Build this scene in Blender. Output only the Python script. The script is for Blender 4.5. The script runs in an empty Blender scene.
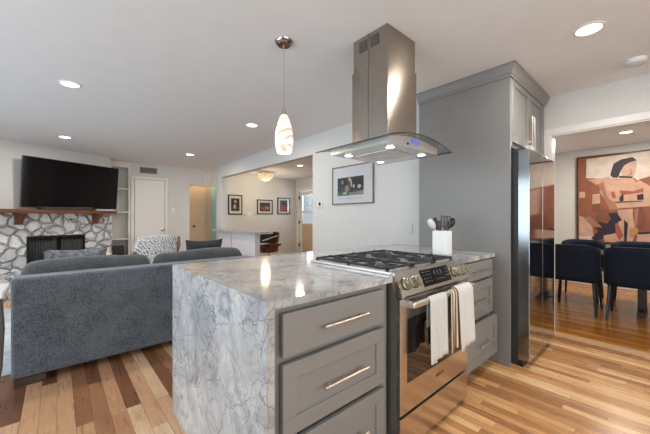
import bpy, bmesh, math, random
from mathutils import Vector, Matrix, Euler
PI = math.pi
random.seed(7)
SC = bpy.context.scene
COL = SC.collection

# ------------------------------------------------------------------ camera
cam_d = bpy.data.cameras.new('camera')
cam = bpy.data.objects.new('camera', cam_d)
COL.objects.link(cam)
cam.location = (0, 0, 1.205)
cam.rotation_euler = (PI/2, 0, 0.8458 - PI/2)
cam_d.sensor_width = 36
cam_d.lens = 36*302.4/650
cam_d.shift_y = 1.1/650
cam_d.clip_start = .02
SC.camera = cam

# ------------------------------------------------------------------ world, daylight, exposure
SC.view_settings.view_transform = 'Standard'
SC.view_settings.look = 'None'
SC.view_settings.gamma = 1
SC.view_settings.use_curve_mapping = False
SC.view_settings.exposure = -0.72

W = bpy.data.worlds.new('world')
SC.world = W
W.use_nodes = True
bg = W.node_tree.nodes['Background']
bg.inputs[0].default_value = (.80, .90, 1.0, 1)
bg.inputs[1].default_value = 1.2

def area(name, loc, rot, sx, sy, power, col):
    d = bpy.data.lights.new(name, 'AREA')
    d.shape = 'RECTANGLE'; d.size = sx; d.size_y = sy; d.energy = power; d.color = col
    o = bpy.data.objects.new(name, d); COL.objects.link(o)
    o.location = loc; o.rotation_euler = rot
    return o
DAY = (.74, .87, 1.0)
# daylight coming in through each of the windows (lamp sits just outside the pane)
area('daylight_patio', (-2.80, 1.65, 1.15), (0, -PI/2, 0), 2.1, 3.9, 230, DAY)
area('daylight_side', (-2.80, 4.9, 1.45), (0, -PI/2, 0), 1.3, 1.5, 55, DAY)
area('daylight_rear', (0.3, -2.32, 1.55), (PI/2, 0, 0), 4.4, 1.3, 185, (1, .93, .85))
area('daylight_dining', (5.5, -2.32, 1.5), (PI/2, 0, 0), 1.8, 1.2, 60, (1, .93, .84))
area('daylight_nook', (6.1, 7.4, 1.68), (0, PI/2, 0), .6, .7, 18, (.95, .97, 1.0))

# ------------------------------------------------------------------ materials
def new_mat(name):
    m = bpy.data.materials.new(name); m.use_nodes = True
    nt = m.node_tree; b = nt.nodes['Principled BSDF']
    return m, nt, b
def N(nt, t, **kw):
    n = nt.nodes.new(t)
    for k, v in kw.items(): setattr(n, k, v)
    return n
def L(nt, a, b): nt.links.new(a, b)
def coords(nt, scale=(1, 1, 1), space='Object', rot=(0, 0, 0)):
    tc = N(nt, 'ShaderNodeTexCoord'); mp = N(nt, 'ShaderNodeMapping')
    mp.inputs['Scale'].default_value = scale
    mp.inputs['Rotation'].default_value = rot
    L(nt, tc.outputs[space], mp.inputs[0]); return mp.outputs[0]
def noise(nt, vec, scale, detail=3, rough=.5, dist=0):
    n = N(nt, 'ShaderNodeTexNoise'); n.inputs['Scale'].default_value = scale
    n.inputs['Detail'].default_value = detail; n.inputs['Roughness'].default_value = rough
    n.inputs['Distortion'].default_value = dist
    L(nt, vec, n.inputs['Vector']); return n
def ramp(nt, fac, stops, interp='LINEAR'):
    r = N(nt, 'ShaderNodeValToRGB'); cr = r.color_ramp; cr.interpolation = interp
    while len(cr.elements) < len(stops): cr.elements.new(.5)
    for e, (p, c) in zip(cr.elements, stops):
        e.position = p; e.color = (*c, 1) if len(c) == 3 else c
    L(nt, fac, r.inputs[0]); return r
def bump(nt, b, h, strength=.2, dist=.01):
    bp = N(nt, 'ShaderNodeBump'); bp.inputs['Strength'].default_value = strength
    bp.inputs['Distance'].default_value = dist
    L(nt, h, bp.inputs['Height']); L(nt, bp.outputs[0], b.inputs['Normal'])
def sc(c, k): return tuple(min(1, x*k) for x in c)

def plain(name, col, rough=.5, metal=0, var=.06, vs=6, bs=0, bscale=80, spec=.5):
    """painted / moulded surface with slight tonal variation and optional fine bump"""
    m, nt, b = new_mat(name); v = coords(nt)
    n = noise(nt, v, vs)
    r = ramp(nt, n.outputs[0], [(.3, sc(col, 1-var)), (.7, sc(col, 1+var))])
    L(nt, r.outputs[0], b.inputs['Base Color'])
    b.inputs['Roughness'].default_value = rough; b.inputs['Metallic'].default_value = metal
    b.inputs['Specular IOR Level'].default_value = spec
    if bs: bump(nt, b, noise(nt, v, bscale).outputs[0], bs, .004)
    return m
def steel(name, col, rough=.25, scale=(1, 1, 120), var=.08, aniso=0, arot=0):
    m, nt, b = new_mat(name); v = coords(nt, scale)
    n = noise(nt, v, 4, 4)
    r = ramp(nt, n.outputs[0], [(.3, sc(col, 1-var)), (.7, sc(col, 1+var))])
    L(nt, r.outputs[0], b.inputs['Base Color'])
    mr = N(nt, 'ShaderNodeMapRange'); mr.inputs[3].default_value = rough*.8; mr.inputs[4].default_value = rough*1.25
    L(nt, n.outputs[0], mr.inputs[0]); L(nt, mr.outputs[0], b.inputs['Roughness'])
    b.inputs['Metallic'].default_value = 1
    if aniso:
        b.inputs['Anisotropic'].default_value = aniso; b.inputs['Anisotropic Rotation'].default_value = arot
        tg = N(nt, 'ShaderNodeTangent', direction_type='RADIAL', axis='Z'); L(nt, tg.outputs[0], b.inputs['Tangent'])
    return m
def emit(name, col, strength):
    m, nt, b = new_mat(name)
    b.inputs['Base Color'].default_value = (*col, 1)
    b.inputs['Emission Color'].default_value = (*col, 1)
    b.inputs['Emission Strength'].default_value = strength
    return m
def wood(name, c1, c2, axis='X', rough=.4, s=1.0):
    m, nt, b = new_mat(name)
    scl = {'X': (1.2, 14, 14), 'Y': (14, 1.2, 14), 'Z': (14, 14, 1.2)}[axis]
    v = coords(nt, tuple(x*s for x in scl))
    n = noise(nt, v, 2.5, 5, .6, 1.2)
    r = ramp(nt, n.outputs[0], [(.3, c1), (.65, c2)])
    L(nt, r.outputs[0], b.inputs['Base Color']); b.inputs['Roughness'].default_value = rough
    bump(nt, b, n.outputs[0], .1, .004)
    return m
def fabric(name, c1, c2, scale=90, rough=.95, bs=.4):
    m, nt, b = new_mat(name); v = coords(nt)
    n = noise(nt, v, scale, 2, .7); n2 = noise(nt, v, scale*.06, 3)
    ad = N(nt, 'ShaderNodeMath', operation='MULTIPLY_ADD'); ad.inputs[1].default_value = .35
    L(nt, n2.outputs[0], ad.inputs[0]); L(nt, n.outputs[0], ad.inputs[2])
    r = ramp(nt, ad.outputs[0], [(.45, c1), (.9, c2)])
    L(nt, r.outputs[0], b.inputs['Base Color']); b.inputs['Roughness'].default_value = rough
    b.inputs['Sheen Weight'].default_value = .25 if scale > 65 else .05
    b.inputs['Specular IOR Level'].default_value = .2
    bump(nt, b, n.outputs[0], bs, .006)
    return m
def glass(name, tint=(1, 1, 1), refl=.1, rough=.02):
    m = bpy.data.materials.new(name); m.use_nodes = True; nt = m.node_tree
    nt.nodes.clear()
    out = N(nt, 'ShaderNodeOutputMaterial'); mx = N(nt, 'ShaderNodeMixShader')
    tr = N(nt, 'ShaderNodeBsdfTransparent'); gl = N(nt, 'ShaderNodeBsdfGlossy')
    tr.inputs[0].default_value = (*tint, 1); gl.inputs['Roughness'].default_value = rough
    lw = N(nt, 'ShaderNodeLayerWeight'); lw.inputs[0].default_value = .2
    mr = N(nt, 'ShaderNodeMapRange'); mr.inputs[3].default_value = refl; mr.inputs[4].default_value = min(1, refl+.5)
    L(nt, lw.outputs['Fresnel'], mr.inputs[0]); L(nt, mr.outputs[0], mx.inputs[0])
    L(nt, tr.outputs[0], mx.inputs[1]); L(nt, gl.outputs[0], mx.inputs[2]); L(nt, mx.outputs[0], out.inputs[0])
    return m
def planks(name, width, length, stops, rough=.3, gap=.012, seed=0.0, grain=.35):
    """strip floor running along world Y: every board its own tone, grain and fine joints"""
    m, nt, b = new_mat(name)
    g = N(nt, 'ShaderNodeNewGeometry'); sp = N(nt, 'ShaderNodeSeparateXYZ'); L(nt, g.outputs['Position'], sp.inputs[0])
    def M(op, a, c=None, d=None):
        n = N(nt, 'ShaderNodeMath', operation=op)
        for i, q in enumerate((a, c, d)):
            if q is None: continue
            if isinstance(q, (int, float)): n.inputs[i].default_value = q
            else: L(nt, q, n.inputs[i])
        return n.outputs[0]
    u = M('DIVIDE', sp.outputs[0], width); row = M('FLOOR', u); fu = M('FRACT', u)
    wn = N(nt, 'ShaderNodeTexWhiteNoise', noise_dimensions='1D'); L(nt, M('ADD', row, seed), wn.inputs['W'])
    t = M('ADD', M('DIVIDE', sp.outputs[1], length), M('MULTIPLY', wn.outputs['Value'], 7.3))
    col = M('FLOOR', t); ft = M('FRACT', t)
    cb = N(nt, 'ShaderNodeCombineXYZ'); L(nt, row, cb.inputs[0]); L(nt, col, cb.inputs[1]); cb.inputs[2].default_value = seed
    w2 = N(nt, 'ShaderNodeTexWhiteNoise', noise_dimensions='3D'); L(nt, cb.outputs[0], w2.inputs['Vector'])
    # grain, offset per board
    cv = N(nt, 'ShaderNodeCombineXYZ')
    L(nt, M('MULTIPLY', sp.outputs[0], 26), cv.inputs[0]); L(nt, M('MULTIPLY', sp.outputs[1], 2.2), cv.inputs[1])
    L(nt, M('MULTIPLY', w2.outputs['Value'], 60), cv.inputs[2])
    gr = noise(nt, cv.outputs[0], 1.0, 6, .62, 1.6)
    base = ramp(nt, w2.outputs['Value'], stops)
    gf = M('ADD', M('MULTIPLY', gr.outputs[0], grain*2), 1 - grain)
    mx = N(nt, 'ShaderNodeMix', data_type='RGBA', blend_type='MULTIPLY'); mx.inputs[0].default_value = 1
    cg = N(nt, 'ShaderNodeCombineColor'); L(nt, gf, cg.inputs[0]); L(nt, M('POWER', gf, 1.15), cg.inputs[1]); L(nt, M('POWER', gf, 1.3), cg.inputs[2])
    L(nt, base.outputs[0], mx.inputs[6]); L(nt, cg.outputs[0], mx.inputs[7])
    # joints
    eu = M('MINIMUM', fu, M('SUBTRACT', 1.0, fu)); et = M('MULTIPLY', M('MINIMUM', ft, M('SUBTRACT', 1.0, ft)), length/width)
    e = M('MINIMUM', eu, et); j = M('GREATER_THAN', e, gap)
    mj = N(nt, 'ShaderNodeMix', data_type='RGBA'); L(nt, j, mj.inputs[0])
    mj.inputs[6].default_value = (.10, .045, .02, 1); L(nt, mx.outputs[2], mj.inputs[7])
    L(nt, mj.outputs[2], b.inputs['Base Color'])
    mr = N(nt, 'ShaderNodeMapRange'); mr.inputs[3].default_value = rough*.8; mr.inputs[4].default_value = rough*1.35
    L(nt, gr.outputs[0], mr.inputs[0]); L(nt, mr.outputs[0], b.inputs['Roughness'])
    hh = M('ADD', M('MULTIPLY', gr.outputs[0], .15), j); bump(nt, b, hh, .25, .0015)
    return m
def marble(name):
    m, nt, b = new_mat(name)
    v = coords(nt, (1, 1, 1))
    warp = noise(nt, v, 3.2, 4, .6)
    wv = N(nt, 'ShaderNodeMix', data_type='RGBA', blend_type='LINEAR_LIGHT'); wv.inputs[0].default_value = .16
    L(nt, v, wv.inputs[6]); L(nt, warp.outputs['Color'], wv.inputs[7])
    def vor(scale, lo, hi, st=(1, 1, 1)):
        t = N(nt, 'ShaderNodeTexVoronoi', feature='DISTANCE_TO_EDGE'); t.inputs['Scale'].default_value = scale
        mp = N(nt, 'ShaderNodeMapping'); mp.inputs['Scale'].default_value = st; mp.inputs['Rotation'].default_value = (.3, .2, .5)
        L(nt, wv.outputs[2], mp.inputs[0]); L(nt, mp.outputs[0], t.inputs['Vector'])
        return ramp(nt, t.outputs['Distance'], [(lo, (1, 1, 1)), (hi, (0, 0, 0))])
    v1 = vor(6.0, .002, .016, (1, 1, .7)); v2 = vor(17, .004, .050, (1, 1, .7))
    cl = noise(nt, v, 3.0, 6, .66, .9); c2 = noise(nt, v, 6.0, 6, .68, 1.4); c3 = noise(nt, v, 2.1, 3, .5, .5)
    base = ramp(nt, cl.outputs[0], [(.30, (.24, .25, .265)), (.46, (.42, .42, .42)), (.62, (.56, .555, .55))])
    pat = ramp(nt, c2.outputs[0], [(.55, (0, 0, 0)), (.68, (1, 1, 1))])
    msk = ramp(nt, c3.outputs[0], [(.44, (1, 1, 1)), (.58, (.04, .04, .04))])
    ad = N(nt, 'ShaderNodeMath', operation='MULTIPLY'); L(nt, v2.outputs[0], ad.inputs[0]); L(nt, msk.outputs[0], ad.inputs[1])
    mxx = N(nt, 'ShaderNodeMath', operation='MAXIMUM'); L(nt, v1.outputs[0], mxx.inputs[0]); L(nt, ad.outputs[0], mxx.inputs[1])
    k = N(nt, 'ShaderNodeMath', operation='MULTIPLY'); k.inputs[1].default_value = .78; L(nt, mxx.outputs[0], k.inputs[0])
    m1 = N(nt, 'ShaderNodeMix', data_type='RGBA'); L(nt, k.outputs[0], m1.inputs[0]); L(nt, base.outputs[0], m1.inputs[6]); m1.inputs[7].default_value = (.13, .14, .155, 1)
    k2 = N(nt, 'ShaderNodeMath', operation='MULTIPLY'); k2.inputs[1].default_value = .75; L(nt, pat.outputs[0], k2.inputs[0])
    m2 = N(nt, 'ShaderNodeMix', data_type='RGBA'); L(nt, k2.outputs[0], m2.inputs[0]); L(nt, m1.outputs[2], m2.inputs[6]); m2.inputs[7].default_value = (.18, .19, .215, 1)
    L(nt, m2.outputs[2], b.inputs['Base Color']); b.inputs['Roughness'].default_value = .10
    return m
def fieldstone(name):
    m, nt, b = new_mat(name); v = coords(nt, (1, 1, 1))
    w = noise(nt, v, 4, 2)
    wv = N(nt, 'ShaderNodeMix', data_type='RGBA', blend_type='LINEAR_LIGHT'); wv.inputs[0].default_value = .07
    L(nt, v, wv.inputs[6]); L(nt, w.outputs['Color'], wv.inputs[7])
    t = N(nt, 'ShaderNodeTexVoronoi', feature='DISTANCE_TO_EDGE'); t.inputs['Scale'].default_value = 5.4; L(nt, wv.outputs[2], t.inputs['Vector'])
    c = N(nt, 'ShaderNodeTexVoronoi'); c.inputs['Scale'].default_value = 5.4; L(nt, wv.outputs[2], c.inputs['Vector'])
    n = noise(nt, v, 14, 4, .6)
    sp = N(nt, 'ShaderNodeSeparateColor'); L(nt, c.outputs['Color'], sp.inputs[0])
    mix = N(nt, 'ShaderNodeMath', operation='MULTIPLY_ADD'); mix.inputs[1].default_value = .6
    L(nt, n.outputs[0], mix.inputs[0]); L(nt, sp.outputs[0], mix.inputs[2])
    tone = ramp(nt, mix.outputs[0], [(.1, (.50, .51, .53)), (.8, (.72, .73, .75)), (1.3, (.80, .80, .81))])
    gr = ramp(nt, t.outputs['Distance'], [(.008, (0, 0, 0)), (.032, (1, 1, 1))])
    mj = N(nt, 'ShaderNodeMix', data_type='RGBA'); L(nt, gr.outputs[0], mj.inputs[0]); mj.inputs[6].default_value = (.14, .135, .135, 1)
    L(nt, tone.outputs[0], mj.inputs[7]); L(nt, mj.outputs[2], b.inputs['Base Color'])
    hr = ramp(nt, t.outputs['Distance'], [(.0, (0, 0, 0)), (.16, (1, 1, 1))])
    ha = N(nt, 'ShaderNodeMath', operation='MULTIPLY_ADD'); ha.inputs[1].default_value = .45; L(nt, n.outputs[0], ha.inputs[0]); L(nt, hr.outputs[0], ha.inputs[2])
    bump(nt, b, ha.outputs[0], 1.0, .05); b.inputs['Roughness'].default_value = .9
    return m
def zebra(name):
    m, nt, b = new_mat(name); v = coords(nt)
    n = N(nt, 'ShaderNodeTexWave', wave_type='BANDS', bands_direction='DIAGONAL'); n.inputs['Scale'].default_value = 11
    n.inputs['Distortion'].default_value = 7; n.inputs['Detail'].default_value = 1.5; n.inputs['Detail Scale'].default_value = 2.4
    L(nt, v, n.inputs[0])
    r = ramp(nt, n.outputs[0], [(.13, (.10, .12, .16)), (.27, (.76, .77, .79))])
    L(nt, r.outputs[0], b.inputs['Base Color']); b.inputs['Roughness'].default_value = .95
    return m
def towelcloth(name, base, stripe, freq, lo, hi, axis=0, bs=.6):
    m, nt, b = new_mat(name); v = coords(nt)
    s = N(nt, 'ShaderNodeSeparateXYZ'); L(nt, v, s.inputs[0])
    k = N(nt, 'ShaderNodeMath', operation='MULTIPLY'); k.inputs[1].default_value = freq; L(nt, s.outputs[axis], k.inputs[0])
    si = N(nt, 'ShaderNodeMath', operation='SINE'); L(nt, k.outputs[0], si.inputs[0])
    mr = N(nt, 'ShaderNodeMapRange'); mr.inputs[1].default_value = -1; L(nt, si.outputs[0], mr.inputs[0])
    r = ramp(nt, mr.outputs[0], [(lo, base), (hi, stripe)])
    L(nt, r.outputs[0], b.inputs['Base Color']); b.inputs['Roughness'].default_value = .95
    bump(nt, b, mr.outputs[0], bs, .003)
    return m

MT = {}
MT['wall'] = plain('wall_paint', (.655, .65, .635), .7, bs=.05, var=.015)
MT['ceil'] = plain('ceiling_paint', (.80, .805, .82), .8, bs=.08, var=.015)
MT['trim'] = plain('trim_paint', (.76, .75, .73), .35, var=.01)
MT['teal'] = plain('teal_paint', (.30, .47, .49), .7, var=.02)
MT['tan'] = plain('tan_paint', (.55, .42, .28), .5, var=.03)
MT['floor'] = planks('oak_floor', .082, 1.0, [(0, (.16, .062, .030)), (.2, (.30, .130, .060)), (.45, (.47, .235, .115)), (.75, (.60, .345, .19)), (1, (.74, .50, .32))], .27, .010, 5.0, .42)
MT['floor1'] = planks('oak_strip_floor', .057, .75, [(0, (.36, .165, .070)), (.2, (.52, .250, .098)), (.55, (.67, .355, .150)), (.85, (.75, .44, .205)), (1, (.84, .57, .31))], .25, .012, 9.0, .32)
MT['floor2'] = planks('golden_floor', .058, .9, [(0, (.30, .105, .014)), (.5, (.43, .165, .024)), (1, (.54, .235, .042))], .2, .012, 31.0, .25)
MT['threshold'] = wood('light_oak_threshold', (.50, .28, .14), (.68, .44, .25), 'Y', .3)
MT['gray'] = plain('gray_cabinet_paint', (.222, .219, .217), .42, var=.02)
MT['marble'] = marble('veined_marble')
MT['steel'] = steel('brushed_steel', (.36, .315, .27), .20, (90, 90, 2), .08, .92, .25)
MT['steelh'] = steel('brushed_steel_horizontal', (.62, .58, .54), .22, (1, 120, 120))
MT['fridge'] = steel('dark_stainless', (.50, .50, .51), .07, (120, 120, 1))
MT['chrome'] = plain('polished_metal', (.72, .70, .68), .12, 1, .02)
MT['nickel'] = plain('satin_nickel', (.64, .58, .53), .32, 1, .03)
MT['nickelknob'] = plain('champagne_knob_metal', (.42, .39, .29), .30, 1, .03)
MT['satincool'] = plain('satin_canopy_steel', (.62, .61, .60), .33, 1, .03)
MT['dooredge'] = plain('grey_door_edge', (.27, .28, .285), .18, 1, .03)  # darker steel, dims the window reflection on the refrigerator door side
MT['darkchrome'] = plain('dark_chrome', (.34, .33, .33), .1, 1, .03)
MT['satin'] = plain('satin_steel', (.74, .71, .68), .38, 1, .02)
MT['black'] = plain('black_enamel', (.012, .012, .013), .3, var=.1)
MT['iron'] = plain('cast_iron', (.018, .018, .02), .55, var=.2, bs=.1, bscale=200)
MT['blackglass'] = plain('black_glass', (.006, .006, .007), .04, var=.05)
MT['ovenglass'] = plain('oven_glass', (.010, .008, .007), .05, var=.05, spec=.9)
MT['dark'] = plain('dark_grey_plastic', (.035, .035, .037), .5, var=.1)
MT['rangeside'] = plain('range_side_enamel', (.16, .155, .14), .35, .4, var=.05)
MT['white'] = plain('white_plastic', (.78, .78, .77), .4, var=.01)
MT['ceramic'] = towelcloth('ribbed_white_ceramic', (.80, .80, .80), (.77, .77, .78), 420, .2, .8, 2, .15)
MT['sofa'] = fabric('charcoal_tweed', (.026, .029, .033), (.105, .110, .118), 120)
MT['sofalight'] = fabric('blue_grey_tweed', (.042, .052, .066), (.185, .205, .24), 130)
MT['velvet'] = fabric('navy_velvet', (.006, .010, .022), (.013, .020, .040), 60, .8, .1)
MT['pillow'] = fabric('patterned_grey_fabric', (.07, .075, .085), (.30, .31, .34), 26)
MT['darkpillow'] = fabric('dark_charcoal_fabric', (.016, .018, .022), (.055, .058, .066), 70)
MT['zebra'] = zebra('maze_print_fabric')
MT['darkwood'] = wood('dark_stained_wood', (.035, .018, .012), (.07, .035, .022), 'X', .45)
MT['mantel'] = wood('reddish_brown_wood', (.085, .030, .013), (.20, .075, .032), 'X', .45)
MT['oakleg'] = wood('brown_wood', (.16, .09, .05), (.32, .19, .11), 'Z', .45)
MT['redwood'] = wood('red_brown_veneer', (.09, .022, .012), (.22, .06, .028), 'Z', .25)
MT['brownleather'] = plain('dark_brown_leather', (.035, .018, .012), .4, var=.2)
MT['doorwood'] = plain('warm_white_door_paint', (.60, .47, .32), .4, var=.015)
MT['stone'] = fieldstone('whitewashed_fieldstone')
MT['glass'] = glass('clear_glass', (.96, .98, .98), .06)
MT['hoodglass'] = glass('hood_glass', (.93, .95, .94), .06)
MT['edgeglass'] = plain('dark_glass_edge', (.02, .03, .03), .1, var=.05)
MT['pictureglass'] = glass('picture_glass', (.98, .98, .98), .04)
MT['bulb'] = emit('warm_lamp_lens', (1, .90, .76), 14)
MT['coolbulb'] = emit('cool_led_lens', (.86, .93, 1.0), 7)
MT['blueled'] = emit('blue_display', (.10, .14, .62), .6)
MT['icon'] = emit('panel_icons', (.10, .105, .11), .0)
MT['mat'] = plain('white_mat_board', (.78, .78, .79), .8, var=.01)
MT['frameblack'] = plain('black_frame', (.015, .013, .012), .35, var=.1)
MT['framebrown'] = wood('grey_brown_frame', (.12, .095, .075), (.23, .19, .15), 'Y', .45)
MT['screen'] = plain('tv_screen', (.004, .004, .005), .05, var=.05, spec=.6)
MT['towelwhite'] = towelcloth('ribbed_white_towel', (.64, .64, .64), (.55, .55, .56), 420, .3, .8)
MT['towelplain'] = towelcloth('white_towel', (.68, .68, .68), (.65, .65, .65), 900, .2, .8, 2, .5)
MT['towelstripe'] = towelcloth('brown_striped_towel', (.72, .66, .56), (.20, .12, .06), 190, .45, .62)
MT['rug'] = fabric('pale_rug', (.42, .47, .53), (.82, .83, .84), 5, .95, .3)
MT['clearplastic'] = plain('pale_plastic', (.55, .54, .53), .3, var=.02)
MT['bluewhite'] = plain('white_panel_paint', (.72, .74, .78), .5, var=.01)
def shade_glass():
    m, nt, b = new_mat('swirled_lamp_glass'); v = coords(nt, (1, 1, 2.2), rot=(.55, .35, 0))
    n = N(nt, 'ShaderNodeTexWave', wave_type='BANDS', bands_direction='Z'); n.inputs['Scale'].default_value = 3.0
    n.inputs['Distortion'].default_value = 9; n.inputs['Detail Scale'].default_value = 1.2; L(nt, v, n.inputs[0])
    r = ramp(nt, n.outputs[0], [(.0, (.55, .40, .30)), (.22, (.95, .80, .66)), (.5, (1, .93, .84))])
    L(nt, r.outputs[0], b.inputs['Base Color']); L(nt, r.outputs[0], b.inputs['Emission Color'])
    b.inputs['Emission Strength'].default_value = .95; b.inputs['Roughness'].default_value = .15
    return m
MT['shade'] = shade_glass()
def crystal():
    m, nt, b = new_mat('lit_crystal'); v = coords(nt)
    t = N(nt, 'ShaderNodeTexVoronoi'); t.inputs['Scale'].default_value = 34; L(nt, v, t.inputs['Vector'])
    r = ramp(nt, t.outputs['Distance'], [(.15, (1, .88, .66)), (.5, (.40, .28, .16))])
    L(nt, r.outputs[0], b.inputs['Base Color']); L(nt, r.outputs[0], b.inputs['Emission Color'])
    b.inputs['Emission Strength'].default_value = 2.2; b.inputs['Roughness'].default_value = .1
    return m
MT['crystal'] = crystal()
for nm, c in dict(rust=(.26, .085, .045), rust2=(.19, .065, .04), pink=(.52, .33, .25), cream=(.62, .53, .45), skin=(.52, .31, .215), skin2=(.50, .32, .23),
                  tan2=(.33, .16, .10), hair=(.025, .014, .030), red=(.34, .085, .04), ochre=(.42, .22, .08), night=(.012, .012, .016), green=(.03, .16, .05),
                  grey=(.30, .28, .27), lite=(.62, .55, .48), ink=(.50, .51, .53), orange=(.36, .07, .03), crimson=(.38, .05, .06), umber=(.14, .06, .03), slate=(.05, .06, .08)).items():
    MT['p_'+nm] = plain('pigment_'+nm, c, .6, var=.12, vs=9)

# ------------------------------------------------------------------ mesh helpers
ORG = {}
class MB:
    def __init__(s): s.bm = bmesh.new(); s.mi = 0; s.bev = False
    def _fin(s, faces):
        for f in faces: f.material_index = s.mi
    def box(s, x0, x1, y0, y1, z0, z1, bev=0, seg=2, mtx=None):
        r = bmesh.ops.create_cube(s.bm, size=1)
        vs = r['verts']
        for v in vs:
            v.co = Vector(((x0+x1)/2 + v.co.x*(x1-x0), (y0+y1)/2 + v.co.y*(y1-y0), (z0+z1)/2 + v.co.z*(z1-z0)))
        fs = set(f for v in vs for f in v.link_faces); s._fin(fs)
        if bev:
            s.bev = True
            es = list(set(e for v in vs for e in v.link_edges))
            q = bmesh.ops.bevel(s.bm, geom=es, offset=bev, segments=seg, affect='EDGES', profile=.5)
            s._fin(q['faces']); vs = list(set(v for f in q['faces'] for v in f.verts) | set(v for v in vs if v.is_valid))
        if mtx is not None:
            for v in vs: v.co = mtx @ v.co
        return s
    def ring(s, pts): return [s.bm.verts.new(p) for p in pts]
    def loft(s, rings, closed=True, cap=True):
        R = [s.ring(r) for r in rings]; n = len(R[0]); fs = []
        for a, b in zip(R, R[1:]):
            for i in range(n if closed else n-1):
                j = (i+1) % n
                fs.append(s.bm.faces.new((a[i], a[j], b[j], b[i])))
        if cap and closed:
            fs.append(s.bm.faces.new(R[0][::-1])); fs.append(s.bm.faces.new(R[-1]))
        s._fin(fs); return s
    def prism(s, poly, axis, a, b):
        def P(p, t):
            return {'Z': (p[0], p[1], t), 'X': (t, p[0], p[1]), 'Y': (p[0], t, p[1])}[axis]
        return s.loft([[P(p, a) for p in poly], [P(p, b) for p in poly]])
    def tube(s, pts, r, seg=10, cap=True):
        pts = [Vector(p) for p in pts]; rr = r if isinstance(r, (list, tuple)) else [r]*len(pts)
        rings = []; up = None
        for i, p in enumerate(pts):
            t = (pts[min(i+1, len(pts)-1)] - pts[max(i-1, 0)]).normalized()
            if up is None:
                up = Vector((0, 0, 1)) if abs(t.z) < .9 else Vector((1, 0, 0))
            a = t.cross(up).normalized(); b = a.cross(t).normalized(); up = b
            rings.append([p + rr[i]*(math.cos(2*PI*k/seg)*a + math.sin(2*PI*k/seg)*b) for k in range(seg)])
        return s.loft(rings, cap=cap)
    def cyl(s, p0, p1, r, seg=20): return s.tube([p0, p1], r, seg)
    def lathe(s, prof, c, seg=28, cap=True):
        rings = [[(c[0]+r*math.cos(2*PI*k/seg), c[1]+r*math.sin(2*PI*k/seg), c[2]+z) for k in range(seg)] for r, z in prof]
        return s.loft(rings, cap=cap)
    def grid(s, f, nu, nv, wrap=False):
        V = [[s.bm.verts.new(f(i/nu, j/nv)) for j in range(nv+1)] for i in range(nu+1)]; fs = []
        for i in range(nu):
            for j in range(nv): fs.append(s.bm.faces.new((V[i][j], V[i+1][j], V[i+1][j+1], V[i][j+1])))
        s._fin(fs); return s
    def pillow(s, c, w, h, t, n=16, p=3.0, mtx=None, e=.55):
        """closed cushion: w along local x, h along local z, t thick along local y"""
        c = Vector(c); mtx = mtx or Matrix.Identity(3)
        def f(sg):
            def g(u, v):
                a, b = 2*u-1, 2*v-1
                k = (max(0, 1-abs(a)**p)*max(0, 1-abs(b)**p))**e
                return c + mtx @ Vector((a*w/2*(1-.09*(1-b*b)), sg*t/2*k, b*h/2*(1-.10*(1-a*a))))
            return g
        s.grid(f(-1), n, n); s.grid(f(1), n, n)
        bmesh.ops.remove_doubles(s.bm, verts=s.bm.verts[:], dist=1e-5)
        return s
    def poly(s, pts):
        f = s.bm.faces.new([s.bm.verts.new(p) for p in pts]); s._fin([f]); return s
    def xf(s, m):
        for v in s.bm.verts: v.co = m @ v.co
        return s
    def build(s, name, mats, parent=None, smooth=35, org=None, solid=0):
        bmesh.ops.recalc_face_normals(s.bm, faces=s.bm.faces[:])
        if org is None:
            if parent is not None: org = ORG[parent.name]
            else:
                xs = [v.co for v in s.bm.verts]
                lo = Vector((min(v.x for v in xs), min(v.y for v in xs), min(v.z for v in xs))); hi = Vector((max(v.x for v in xs), max(v.y for v in xs), 0))
                org = Vector(((lo.x+hi.x)/2, (lo.y+hi.y)/2, lo.z))
        org = Vector(org)
        for v in s.bm.verts: v.co -= org
        me = bpy.data.meshes.new(name); s.bm.to_mesh(me); s.bm.free()
        for m in (mats if isinstance(mats, (list, tuple)) else [mats]): me.materials.append(MT[m])
        if smooth:
            me.polygons.foreach_set('use_smooth', [True]*len(me.polygons))
            me.set_sharp_from_angle(angle=math.radians(smooth))
        o = bpy.data.objects.new(name, me); COL.objects.link(o)
        if parent is not None: o.parent = parent
        else: o.location = org
        ORG[o.name] = org
        if s.bev:
            md = o.modifiers.new('even_normals', 'WEIGHTED_NORMAL'); md.keep_sharp = True
        if solid:
            md = o.modifiers.new('thickness', 'SOLIDIFY'); md.thickness = solid; md.offset = 0
        return o
def tag(o, label=None, cat=None, group=None, kind=None):
    if label: o['label'] = label
    if cat: o['category'] = cat
    if group: o['group'] = group
    if kind: o['kind'] = kind
    return o
def thing(name, label, cat, loc=(0, 0, 0), group=None):
    o = bpy.data.objects.new(name, None); COL.objects.link(o); o.location = loc; o.empty_display_size = .1
    ORG[o.name] = Vector(loc); return tag(o, label, cat, group)
def struct(name, mb, m, parent=None, label=None, cat=None, smooth=35):
    o = mb.build(name, m, parent, smooth)
    if parent is None: tag(o, label, cat, None, 'structure')
    return o
def copy_tree(o, parent=None):
    c = o.copy(); COL.objects.link(c)
    if parent is not None: c.parent = parent
    for ch in [x for x in o.children]: copy_tree(ch, c)
    return c
def lamp(name, kind, loc, power, col, parent, size=.1, spot=None, rot=(0, 0, 0)):
    d = bpy.data.lights.new(name, kind); d.energy = power; d.color = col
    if kind == 'AREA': d.shape = 'DISK'; d.size = size
    else: d.shadow_soft_size = size
    if spot: d.spot_size = spot; d.spot_blend = .6
    o = bpy.data.objects.new(name, d); COL.objects.link(o)
    o.parent = parent; o.location = Vector(loc) - ORG[parent.name]; o.rotation_euler = rot
    return o

H = 2.45
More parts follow.
